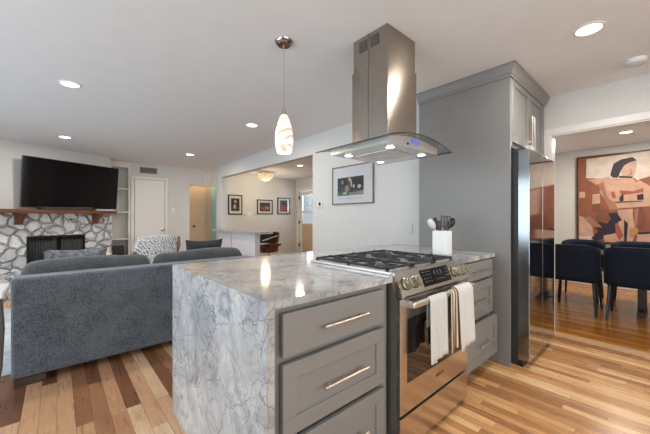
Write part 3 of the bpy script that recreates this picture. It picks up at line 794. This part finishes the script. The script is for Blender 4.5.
# smoke detector
t = thing('smoke_detector', 'round white smoke detector on the ceiling near the dining opening', 'smoke detector', (3.40, .16, H))
MB().lathe([(.0, -.035), (.05, -.035), (.062, -.028), (.065, 0), (.0, 0)], (3.40, .16, H-.0005)).build('cover', 'white', t)
MB().lathe([(.052, -.039), (.058, -.036), (.058, -.033), (.050, -.033)], (3.40, .16, H-.0005), cap=False).build('grille', 'wall', t)

# ------------------------------------------------------------------ things on the walls
def frame_x(name, label, x, y0, y1, z0, z1, fw, fm, layers, mats, mat_in=0, group=None):
    """framed picture on a wall whose face is at x and looks to -X; layers = [(points (y, z), material index)]"""
    t = thing(name, label, 'picture', (x, (y0+y1)/2, z0), group)
    b = MB(); b.box(x-.022, x-.001, y0, y1, z0, z0+fw, .002, 1); b.box(x-.022, x-.001, y0, y1, z1-fw, z1, .002, 1)
    b.box(x-.022, x-.001, y0, y0+fw, z0+fw, z1-fw, .002, 1); b.box(x-.022, x-.001, y1-fw, y1, z0+fw, z1-fw, .002, 1)
    b.build('frame', fm, t)
    MB().box(x-.012, x-.002, y0+fw, y1-fw, z0+fw, z1-fw).build('mat_board', 'mat', t)
    b = MB()
    for i, (pts, mi) in enumerate(layers):
        b.mi = mi; b.poly([(x-.0125-.00025*i, y, z) for y, z in pts])
    b.build('print', mats, t, 0)
    MB().box(x-.0205, x-.0195, y0+fw, y1-fw, z0+fw, z1-fw).build('glazing', 'pictureglass', t)
    return t
def rect(a0, a1, b0, b1): return [(a0, b0), (a1, b0), (a1, b1), (a0, b1)]
def blob(ca, cb, ra, rb, n=10, ph=0): return [(ca+ra*math.cos(2*PI*k/n+ph)*(1+.15*math.sin(3*k)), cb+rb*math.sin(2*PI*k/n+ph)) for k in range(n)]
# concert photograph above the worktop: y runs from left (large) to right (small) in the picture
Y1, Y0, Z0, Z1 = 3.065, 2.335, 1.385, 1.893
def q(u, v): return (Y1-(Y1-Y0)*u, Z1-(Z1-Z0)*v)
def qb(u, v, ru, rv, ph=0): return blob(*q(u, v), ru*(Y1-Y0), rv*(Z1-Z0), 10, ph)
lay = [([q(.14, .30), q(.78, .30), q(.78, .77), q(.14, .77)], 0),
       ([q(.14, .68), q(.44, .65), q(.44, .77), q(.14, .77)], 1), ([q(.44, .70), q(.78, .66), q(.78, .77), q(.44, .77)], 2),
       (qb(.45, .50, .045, .18), 3), (qb(.45, .36, .03, .05), 4), (qb(.49, .46, .018, .10, .4), 4), (qb(.38, .60, .05, .10), 2), (qb(.27, .42, .03, .06), 2), (qb(.68, .56, .04, .05), 4), (qb(.55, .54, .022, .05), 4), (qb(.27, .60, .03, .1), 5), (qb(.60, .66, .07, .03), 5), (qb(.33, .71, .05, .03), 4)]
rr = random.Random(3)
for k in range(16):
    u = .18 + k*.036; lay.append(([q(u, .83+.02*rr.random()), q(u+.02, .815+.02*rr.random()), q(u+.024, .83+.02*rr.random()), q(u+.006, .855+.02*rr.random())], 6))
frame_x('framed_picture', 'large framed stage photograph on white mat hanging beside the range hood', 2.866, Y0, Y1, Z0, Z1, .016, 'framebrown', lay, ['p_night', 'p_green', 'p_grey', 'p_umber', 'p_lite', 'p_slate', 'p_ink'])
def frame_y(label, y, x0, x1, z0, z1, layers):
    t = thing('framed_picture', label, 'picture', ((x0+x1)/2, y, z0), 'small framed pictures in the nook')
    fw = .028
    b = MB(); b.box(x0, x1, y-.025, y-.001, z0, z0+fw); b.box(x0, x1, y-.025, y-.001, z1-fw, z1); b.box(x0, x0+fw, y-.025, y-.001, z0+fw, z1-fw); b.box(x1-fw, x1, y-.025, y-.001, z0+fw, z1-fw)
    b.build('frame', 'frameblack', t)
    MB().box(x0+fw, x1-fw, y-.014, y-.002, z0+fw, z1-fw).build('mat_board', 'mat', t)
    b = MB()
    for i, (pts, mi) in enumerate(layers):
        b.mi = mi; b.poly([(x0+(x1-x0)*u, y-.0145-.0004*i, z1-(z1-z0)*v) for u, v in pts])
    b.build('print', ['p_night', 'p_umber', 'p_lite', 'p_orange', 'p_crimson', 'p_slate'], t, 0)
    MB().box(x0+fw, x1-fw, y-.0215, y-.0205, z0+fw, z1-fw).build('glazing', 'pictureglass', t)
frame_y('small black framed dark portrait, leftmost of the three nook pictures', 8.0, 3.520, 3.935, 1.305, 1.855, [(rect(.2, .8, .18, .82), 0), (blob(.5, .36, .13, .13), 1), (blob(.5, .34, .07, .08), 2), (blob(.5, .64, .2, .16), 1), (blob(.45, .6, .08, .12), 2)])
frame_y('wide black framed orange picture, middle of the three nook pictures', 8.0, 4.405, 4.935, 1.32, 1.755, [(rect(.17, .83, .2, .8), 0), (blob(.5, .55, .28, .18), 3), (blob(.4, .42, .16, .1), 5), (blob(.62, .6, .12, .08), 2), (blob(.5, .62, .2, .06), 3)])
frame_y('tall black framed crimson picture, rightmost of the three nook pictures', 8.0, 5.110, 5.575, 1.325, 1.845, [(rect(.2, .8, .16, .84), 5), (rect(.25, .75, .5, .82), 4), (blob(.5, .35, .16, .14), 0), (blob(.55, .6, .15, .1), 3)])

# large painting in the dining room
PAINT = [
 ('cream',[(0.956,2.268),(0.175,2.291),(0.175,1.880),(0.316,1.835),(0.668,1.889),(0.963,1.927)]),
 ('rust',[(1.060,1.929),(0.761,1.877),(0.714,1.344),(1.060,1.306)]),
 ('pink',[(1.058,1.683),(0.980,1.687),(0.976,1.577),(1.058,1.572)]),
 ('pink',[(0.874,1.628),(0.777,1.635),(0.774,1.465),(0.877,1.455)]),
 ('rust2',[(0.880,1.455),(0.774,1.465),(0.780,1.311),(0.884,1.304)]),
 ('pink',[(1.060,1.253),(0.890,1.174),(0.857,0.872),(1.060,0.80)]),
 ('cream',[(1.060,0.884),(0.825,0.873),(0.825,0.79),(1.060,0.79)]),
 ('rust2',[(0.825,1.346),(0.652,1.364),(0.652,1.175),(0.777,1.110),(0.825,1.174)]),
 ('skin',[(0.777,1.857),(0.668,1.889),(0.547,1.853),(0.373,1.861),(0.275,1.811),(0.175,1.724),(0.10,1.60),(0.11,1.42),(0.373,1.369),(0.339,0.976),(0.373,0.814),(0.532,0.804),(0.547,1.341),(0.668,1.435),(0.777,1.665)]),
 ('tan2',[(0.809,1.826),(0.730,1.845),(0.683,1.575),(0.570,1.445),(0.547,1.341),(0.652,1.343),(0.730,1.577)]),
 ('skin',[(0.940,1.894),(0.777,1.900),(0.668,1.923),(0.622,1.872),(0.777,1.815),(0.825,1.797)]),
 ('skin',[(0.532,1.917),(0.373,1.901),(0.367,1.788),(0.552,1.804)]),
 ('skin2',[(0.482,2.084),(0.401,2.138),(0.330,2.157),(0.322,2.048),(0.358,1.899),(0.482,1.904),(0.517,1.998)]),
 ('hair',[(0.631,2.011),(0.601,2.141),(0.502,2.202),(0.373,2.219),(0.322,2.159),(0.401,2.138),(0.473,2.091),(0.511,2.006),(0.547,1.890),(0.607,1.900),(0.643,1.946)]),
 ('hair',[(0.535,1.926),(0.367,1.896),(0.375,1.869),(0.529,1.892)]),
 ('red',[(0.532,1.678),(0.373,1.651),(0.248,1.698),(0.248,1.627),(0.453,1.600),(0.517,1.620)]),
 ('red',[(0.637,1.656),(0.591,1.666),(0.570,1.548),(0.613,1.542)]),
 ('hair',[(0.532,1.546),(0.482,1.634),(0.476,1.503),(0.523,1.472)]),
 ('hair',[(0.322,1.584),(0.248,1.603),(0.245,1.508),(0.316,1.500)]),
 ('skin2',[(0.570,1.457),(0.373,1.466),(0.10,1.507),(0.10,1.40),(0.547,1.369)]),
 ('rust2',[(0.373,1.297),(0.261,1.382),(0.218,1.177),(0.261,1.010),(0.350,1.096)]),
 ('hair',[(0.668,1.292),(0.561,1.299),(0.499,1.176),(0.570,1.113),(0.523,1.027),(0.622,0.904),(0.825,0.80),(0.897,0.844),(0.787,0.978),(0.903,1.109),(0.777,1.140),(0.683,1.112),(0.631,1.196)]),
 ('tan2',[(0.990,1.209),(0.923,1.226),(0.793,1.110),(0.746,1.038),(0.874,1.053)]),
 ('red',[(0.582,1.113),(0.532,1.085),(0.482,0.910),(0.547,0.803),(0.622,0.79),(0.570,0.906)]),
 ('skin',[(0.730,0.899),(0.576,0.947),(0.517,0.79),(0.714,0.79)]),
 ('pink',[(0.50,1.30),(0.43,1.31),(0.42,1.05),(0.46,0.92)]),
 ('tan2',[(0.345,1.36),(0.30,1.365),(0.335,0.99),(0.35,1.0)]),
 ('tan2',[(0.373,1.869),(0.345,1.872),(0.30,1.80),(0.33,1.79)]),
 ('tan2',[(0.40,2.03),(0.388,2.03),(0.380,1.93),(0.44,1.905),(0.44,1.917),(0.395,1.94)]),
 ('rust2',[(0.60,1.49),(0.57,1.457),(0.25,1.478),(0.25,1.492)]),
 ('rust',[(0.547,1.369),(0.25,1.395),(0.25,1.378),(0.545,1.350)]),
 ('ochre',[(0.407,1.006),(0.316,1.056),(0.300,0.937),(0.401,0.885)]),
 ('pink',[(0.316,0.945),(-0.3,0.981),(-0.3,0.806),(0.330,0.79)]),
 ('hair',[(0.316,0.969),(-0.1,1.013),(-0.1,0.981),(0.311,0.937)]),
 ('hair',[(0.473,1.176),(0.424,1.115),(0.444,0.79),(0.470,0.79)]),
]
PX, PY0, PY1, PZ0, PZ1 = 7.19, -.66, 1.077, .775, 2.300
t = thing('painting', 'large abstract brown painting of a seated person on the dining room wall', 'painting', (PX, .2, PZ0))
b = MB(); f = .016
b.box(PX-.045, PX-.001, PY0-f, PY1+f, PZ0-f, PZ0); b.box(PX-.045, PX-.001, PY0-f, PY1+f, PZ1, PZ1+f); b.box(PX-.045, PX-.001, PY0-f, PY0, PZ0, PZ1); b.box(PX-.045, PX-.001, PY1, PY1+f, PZ0, PZ1)
b.build('frame', 'frameblack', t)
pm = ['p_rust', 'p_rust2', 'p_pink', 'p_cream', 'p_skin', 'p_skin2', 'p_tan2', 'p_hair', 'p_red', 'p_ochre']
b = MB(); b.box(PX-.030, PX-.002, PY0, PY1, PZ0, PZ1)
extra = [('cream', [(.175, 2.29), (-.65, 2.29), (-.65, 1.75), (.175, 1.88)]), ('pink', [(-.2, 1.8), (-.65, 1.7), (-.65, 1.2), (-.25, 1.3)]), ('rust2', [(-.1, 1.3), (-.6, 1.15), (-.6, .85), (-.1, .95)])]
for i, (c, pts) in enumerate(extra + PAINT):
    b.mi = pm.index('p_'+c); b.poly([(PX-.0305-.0003*i, y, z) for y, z in pts])
b.build('canvas', pm, t, 0)

def plate(name, label, cat, mtx_fn, w, h, d, inner):
    pass
# thermostat, outlet, switches, chime, vent
t = thing('thermostat', 'small white thermostat with dark screen on the wall beside the nook opening', 'thermostat', (2.866, 3.34, 1.36))
MB().box(2.844, 2.865, 3.285, 3.395, 1.362, 1.455, .006).build('body', 'white', t); MB().box(2.842, 2.8445, 3.305, 3.350, 1.385, 1.435).build('screen', 'dark', t)
def outlet_x(label, y, z):
    t = thing('wall_outlet', label, 'outlet', (2.866, y, z))
    MB().box(2.858, 2.865, y-.058, y+.058, z-.058, z+.058, .003).build('plate', 'wall', t)
    b = MB()
    for dy in (-.025, .025):
        b.box(2.856, 2.859, y+dy-.016, y+dy+.016, z-.034, z+.034, .001)
    b.build('rocker', 'wall', t)
outlet_x('white double switch plate on the wall behind the range right of the picture', 1.87, 1.09)
t = thing('light_switch', 'white switch plate on the nook wall left of the orange picture', 'switch', (4.17, 8.0, 1.26))
MB().box(4.09, 4.25, 7.992, 7.999, 1.26, 1.375, .003).build('plate', 'white', t)
b = MB()
for k in range(3): b.box(4.112+.047*k, 4.138+.047*k, 7.989, 7.993, 1.29, 1.345)
b.build('rocker', 'trim', t)
t = thing('light_switch', 'white switch plate between the closet door and the hall', 'switch', (2.09, 7.9, 1.34))
MB().box(2.05, 2.13, 7.892, 7.899, 1.34, 1.455, .003).build('plate', 'white', t); MB().box(2.078, 2.102, 7.889, 7.893, 1.37, 1.425).build('rocker', 'trim', t)
t = thing('door_chime', 'square beige door chime box on the header above the hall', 'door chime', (2.92, 7.95, 2.15))
MB().box(2.845, 2.985, 7.905, 7.949, 2.150, 2.318, .008).build('box', 'trim', t); MB().box(2.885, 2.950, 7.902, 7.906, 2.165, 2.30).build('grille', 'wall', t)
t = thing('air_vent', 'dark grey return air grille above the white closet door', 'vent', (1.575, 7.9, 2.23))
b = MB(); b.box(1.40, 1.75, 7.892, 7.899, 2.225, 2.245); b.box(1.40, 1.75, 7.892, 7.899, 2.345, 2.365); b.box(1.40, 1.42, 7.892, 7.899, 2.245, 2.345); b.box(1.73, 1.75, 7.892, 7.899, 2.245, 2.345)
b.build('frame', 'rangeside', t)
MB().box(1.42, 1.73, 7.896, 7.899, 2.245, 2.345).build('backing', 'black', t)
b = MB()
for k in range(8): b.box(1.42, 1.73, 7.8925, 7.896, 2.249+.0122*k, 2.254+.0122*k)
b.build('slats', 'rangeside', t)

# ------------------------------------------------------------------ fireplace on the angled wall (built in local axes: x along the wall, -y towards the room)
TH = math.radians(24)
FM = Matrix.Translation((.03, 7.225, 0)) @ Matrix.Rotation(TH, 4, 'Z')
def fthing(name, label, cat, group=None):
    t = thing(name, label, cat, (0, 0, 0), group); return t
def fplace(t): t.matrix_world = FM
t = fthing('fireplace', 'whitewashed fieldstone fireplace with black screened firebox', 'fireplace')
b = MB(); b.box(-1.75, -.495, -.12, -.002, 0, 1.285); b.box(.345, .825, -.12, -.002, 0, 1.285); b.box(-.495, .345, -.12, -.002, .905, 1.285); b.box(-.495, .345, -.12, -.002, 0, .33)
b.build('stone_surround', 'stone', t)
MB().box(-1.75, .80, -.55, -.122, 0, .33, .01).build('hearth', 'stone', t)
b = MB(); b.box(-.49, .34, -.06, -.005, .335, .90); fb = b.build('firebox', 'black', t)
b = MB(); b.box(-.49, .34, -.135, -.115, .87, .905); b.box(-.49, .34, -.135, -.115, .335, .36); b.box(-.49, -.465, -.135, -.115, .36, .87); b.box(.315, .34, -.135, -.115, .36, .87)
b.build('fire_screen_frame', 'black', t)
def curt(x0, x1): return lambda u, v: (x0+(x1-x0)*u, -.095 + .010*math.sin(u*60), .36+.51*v)
MB().grid(curt(-.465, -.09), 80, 2).build('mesh_curtain', 'dark', t, solid=.002); MB().grid(curt(-.02, .315), 80, 2).build('mesh_curtain', 'dark', t, solid=.002)
fplace(t)
t = fthing('mantel_shelf', 'reddish brown wooden mantel shelf on two brackets above the stone fireplace', 'shelf')
MB().box(-1.75, .80, -.33, -.002, 1.288, 1.345, .004).build('board', 'mantel', t)
for x in (-.60, .50):
    MB().prism([(-.125, 1.10), (-.125, 1.287), (-.31, 1.287), (-.31, 1.265), (-.27, 1.235), (-.23, 1.20), (-.19, 1.16), (-.165, 1.10)], 'X', x-.045, x+.045).build('bracket', 'mantel', t)
fplace(t)
# television, tipped slightly forward on its bracket
t = fthing('television', 'large flat black television mounted above the mantel', 'television')
b = MB(); b.box(-.738, .738, -.02, .02, 0, .83, .004)
TM = Matrix.Translation((.163, -.125, 1.385)) @ Matrix.Rotation(math.radians(5), 4, 'X')
b.xf(TM).build('casing', 'black', t)
MB().box(-.727, .727, -.0215, -.0195, .018, .820).xf(TM).build('screen', 'screen', t)
b = MB(); b.box(-.2, .2, .02, .06, .25, .6); b.xf(TM); b.box(-.04, .40, -.06, -.002, 1.68, 1.94); b.build('wall_bracket', 'dark', t)
fplace(t)
t = fthing('soundbar', 'long black soundbar lying on the mantel under the television', 'soundbar')
MB().box(-.40, .42, -.28, -.20, 1.3455, 1.40, .012).build('body', 'black', t); MB().box(-.36, .38, -.283, -.279, 1.352, 1.392).build('grille', 'dark', t)
fplace(t)
t = fthing('shell_garland', 'string of small white beads lying on the right end of the mantel', 'garland')
b = MB()
for k in range(12):
    x = .47 + .026*k; b.lathe([(.0, 0), (.011, .003), (.016, .014), (.011, .025), (.0, .028)], (x, -.27+.012*math.sin(k*1.9), 1.3455), 8)
b.build('beads', 'white', t); fplace(t)

# ------------------------------------------------------------------ bookcase and its contents
t = thing('built_in_bookcase', 'white built-in bookcase with shelves beside the fireplace', 'bookcase', (1.03, 8.0, 0))
b = MB(); b.box(.830, .870, 7.845, 8.215, 0, H-.002); b.box(1.180, 1.213, 7.885, 8.215, 0, H-.002); b.box(.870, 1.180, 8.19, 8.215, 0, H-.002); b.box(.870, 1.180, 7.88, 8.19, 2.32, H-.002)
b.build('case', 'trim', t)
for z in (1.86, 1.35, .76, .26): MB().box(.871, 1.179, 7.90, 8.189, z-.03, z, .003).build('shelf', 'trim', t)
t = thing('loudspeaker', 'black box speaker on the lowest bookcase shelf', 'speaker', (1.0, 8.0, .26))
MB().box(.885, 1.105, 7.92, 8.15, .2602, .60, .006).build('cabinet', 'black', t); MB().box(.895, 1.095, 7.916, 7.921, .27, .59).build('grille', 'dark', t)

# ------------------------------------------------------------------ living room furniture
tag(MB().box(-1.9, 1.9, 3.35, 5.75, .0005, .012, .004).build('area_rug', 'rug'), 'pale blue grey patterned rug on the wood floor beyond the sofa', 'rug')
t = thing('sofa', 'charcoal tweed two seat sofa seen from behind', 'sofa', (.63, 3.5, 0))
SX0, SX1 = -.245, 1.665
MB().box(SX0, SX1, 3.05, 3.24, .058, .775, .022, 3).build('back', 'sofalight', t)
for (x0, x1) in ((SX0, SX0+.11), (SX1-.11, SX1)): MB().box(x0, x1, 3.242, 4.0, .058, .66, .03, 3).build('arm', 'sofa', t)
MB().box(SX0+.112, SX1-.112, 3.242, 3.98, .10, .30, .01).build('seat_base', 'sofa', t)
xm = (SX0+SX1)/2
for (x0, x1) in ((SX0+.115, xm-.003), (xm+.003, SX1-.115)):
    MB().box(x0, x1, 3.26, 4.02, .302, .47, .05, 4).build('seat_cushion', 'sofa', t)
for (x0, x1) in ((-.228, .690), (.696, 1.640)):
    b = MB()
    n = 40
    rings = []
    for k in range(n+1):
        u = k/n; x = x0 + (x1-x0)*u; e = (1-abs(2*u-1)**16)**.5; e = max(e, .35)
        sag = .010*math.sin(u*7+x0*5)
        rings.append([(x, 3.345+.105*e*math.cos(a)*1.15, (.655 + .214*e*math.copysign(abs(math.sin(a))**.75, math.sin(a)) + sag)) for a in [2*PI*j/18 for j in range(18)]])
    b.loft(rings).build('back_cushion', 'sofa', t, 60)
for (x, y) in ((SX0+.10, 3.09), (SX1-.10, 3.09), (SX0+.10, 3.93), (SX1-.10, 3.93)):
    MB().box(x-.085, x+.085, y-.035, y+.035, .0125 if y > 3.4 else 0, .057, .003).build('foot', 'darkwood', t)
def pillow(name, m, label, c, w, h, t_, rx, rz, group=None):
    R = (Matrix.Rotation(rz, 3, 'Z') @ Matrix.Rotation(rx, 3, 'X'))
    b = MB(); b.pillow(c, w, h, t_, 16, 3.0, R); return tag(b.build(name, m, None, 60), label, 'pillow', group)
pillow('throw_pillow', 'pillow', 'mottled grey throw pillow behind the left sofa back cushion', (.135, 3.60, .712), .46, .46, .12, .18, .05)
pillow('throw_pillow', 'darkpillow', 'dark charcoal throw pillow standing behind the right end of the sofa', (1.29, 3.60, .728), .42, .47, .12, .14, -.06)

# patterned accent chair
t = thing('accent_chair', 'armchair with white and navy maze print back and brown wooden arms', 'armchair', (1.16, 5.65, .012))
CM = Matrix.Translation((1.13, 5.55, 0)) @ Matrix.Rotation(math.radians(14), 4, 'Z') @ Matrix.Translation((-1.17, -5.55, 0))
def backf(u, v):
    a = 2*u-1; w = .335 - .035*v - .02*max(0, v-.85)/.15
    return (1.17 + a*w, 5.40 - .11*v + .05*a*a, .34 + .585*v - .03*abs(a)**6*v)
b = MB(); b.grid(backf, 20, 12); b.xf(CM); b.build('backrest', 'zebra', t, 60, solid=.10)
b = MB(); b.box(.86, 1.48, 5.47, 6.03, .30, .46, .05, 4); b.xf(CM); b.build('seat', 'zebra', t)
for sg in (-1, 1):
    x = 1.17 + sg*.365
    b = MB(); b.tube([(x-sg*.03, 5.29, .90 if sg > 0 else .70), (x-sg*.01, 5.33, .74 if sg > 0 else .66), (x, 5.42, .62), (x+sg*.01, 5.62, .60), (x+sg*.01, 6.02, .60)], [.022, .026, .026, .024, .022], 10)
    b.tube([(x, 5.40, .64), (x, 5.34, .017)], [.022, .016], 10); b.tube([(x+sg*.01, 5.99, .60), (x, 6.02, .017)], [.02, .015], 10)
    b.xf(CM); b.build('arm_frame', 'oakleg', t)
b = MB(); b.box(.83, 1.51, 5.44, 5.48, .27, .31); b.box(.83, 1.51, 5.98, 6.02, .27, .31); b.xf(CM); b.build('rail', 'oakleg', t)
# round white side table by the hearth
t = thing('round_side_table', 'small round pale grey side table in front of the bookcase', 'table', (.42, 6.12, 0))
MB().lathe([(.0, 0), (.24, 0), (.25, .012), (.25, .022), (.24, .03), (.0, .03)], (.42, 6.12, .60), 32).build('tabletop', 'white', t)
MB().lathe([(.02, .60), (.018, .05), (.14, .02), (.15, .0), (.0, .0)], (.42, 6.12, 0), 24).build('pedestal', 'dark', t)
# console table at the left edge
t = thing('console_table', 'white topped console table with grey metal legs at the left end of the sofa', 'table', (-.85, 2.72, 0))
MB().box(-1.45, -.232, 2.55, 2.90, .735, .775, .012, 3).build('tabletop', 'white', t)
MB().box(-1.40, -.27, 2.59, 2.86, .69, .734).build('apron', 'dark', t)
for x in (-1.37, -.285):
    for y in (2.64, 2.81):
        g = 1 if x > -1 else -1
        MB().tube([(x, y, .69), (x+g*.012, y, .5), (x+g*.004, y, .25), (x-g*.03, y, 0)], [.026, .024, .022, .018], 10).build('leg', 'rangeside', t)

# ------------------------------------------------------------------ nook counter and stool
t = thing('nook_counter', 'white half height bar with pale marble top standing in the nook opening', 'counter', (2.85, 5.9, 0))
MB().prism([(2.72, 4.78), (2.96, 4.78), (2.96, 6.875), (2.862, 6.875), (2.862, 7.06), (2.72, 7.06)], 'Z', .915, .955).build('worktop', 'marble', t)
MB().box(2.80, 2.91, 5.16, 6.18, 0, .9145, .003).build('base', 'bluewhite', t)
MB().box(2.80, 2.91, 6.215, 6.875, 0, .9145, .003).build('base', 'bluewhite', t)
MB().box(2.815, 2.91, 6.181, 6.214, 0, .9145).build('gap_strip', 'dark', t)
t = thing('bar_stool', 'red brown bentwood bar stool with dark leather back behind the end of the white bar', 'stool', (3.32, 5.52, 0))
sx, sy = 3.32, 5.52
MB().lathe([(.0, 0), (.21, 0), (.21, .012), (.03, .03), (.03, .52), (.06, .565), (.0, .565)], (sx, sy, 0), 24).build('pedestal', 'chrome', t)
def seatf(u, v):
    a = 2*u-1; w = 2*v-1
    return (sx + .185*a, sy + .18*w, .60 + .04*a*a + .02*w*w)
MB().grid(seatf, 12, 12).build('seat', 'brownleather', t, 60, solid=.04)
def shell(r, z0, z1, w0):
    def f(u, v):
        a = -w0 + 2*w0*u
        return (sx + r*math.sin(a)*(1+.10*v), sy + .03 - .19*math.cos(a)*(1+.12*v), z0 + (z1-z0)*v*(.62+.38*math.cos(a*.95)))
    return f
MB().grid(shell(.195, .50, .70, 1.9), 22, 6).build('shell', 'redwood', t, 60, solid=.02)
sbf = shell(.205, .70, .925, 1.6)
MB().grid(sbf, 22, 6).build('backrest', 'brownleather', t, 60, solid=.035)
b = MB(); b.tube([Vector(sbf(k/20, .12+.8*k/20)) + Vector((-.01, -.02, 0)) for k in range(3, 17)], .010, 8); b.build('piping', 'white', t)

# ------------------------------------------------------------------ dining room
t = thing('dining_table', 'dark wooden dining table between two rows of navy chairs', 'table', (5.52, -.15, 0))
MB().box(5.16, 5.88, -1.3, 1.15, .715, .75, .006).build('tabletop', 'darkwood', t)
for y in (.20, -.9):
    b = MB(); b.box(5.27, 5.77, y-.04, y+.04, .0012, .06, .006); b.box(5.47, 5.57, y-.04, y+.04, .06, .715); b.build('trestle', 'darkwood', t)
def dining_chair():
    t = thing('dining_chair', '', 'chair', (0, 0, 0))         # local: back at -x, seat opens to +x
    def bf(u, v):
        a = -1.0 + 2.0*u
        y = .238*math.copysign(abs(a)**.9, a)
        x = -.255 + .12*abs(a)**5 + (.0 - .03*v)*1
        z = .42 + .45*v*(1 - .10*abs(a)**6)
        return (x, y, z)
    MB().grid(bf, 30, 8).build('backrest', 'velvet', t, 60, solid=.055)
    MB().box(-.235, .26, -.235, .235, .40, .49, .03, 3).build('seat', 'velvet', t)
    for (x, y) in ((-.2, -.2), (-.2, .2), (.2, -.2), (.2, .2)):
        MB().tube([(x, y, .41), (x*1.28, y*1.12, .0015)], [.020, .012], 10).build('leg', 'black', t)
    return t
ch0 = dining_chair()
spots = [(5.13, .79, 0, 'navy velvet dining chair nearest the opening, beside the refrigerator edge'), (5.13, .245, 0, 'navy velvet dining chair backing the opening, at the right edge of view'),
         (5.92, .86, PI, 'navy velvet dining chair on the far side of the table under the painting left end'),
         (5.92, .28, PI, 'navy velvet dining chair on the far side of the table under the painted figure')]
for i, (x, y, a, lab) in enumerate(spots):
    o = ch0 if i == 0 else copy_tree(ch0)
    o.location = (x, y, 0); o.rotation_euler = (0, 0, a); tag(o, lab, 'chair', 'navy chairs around the dining table')
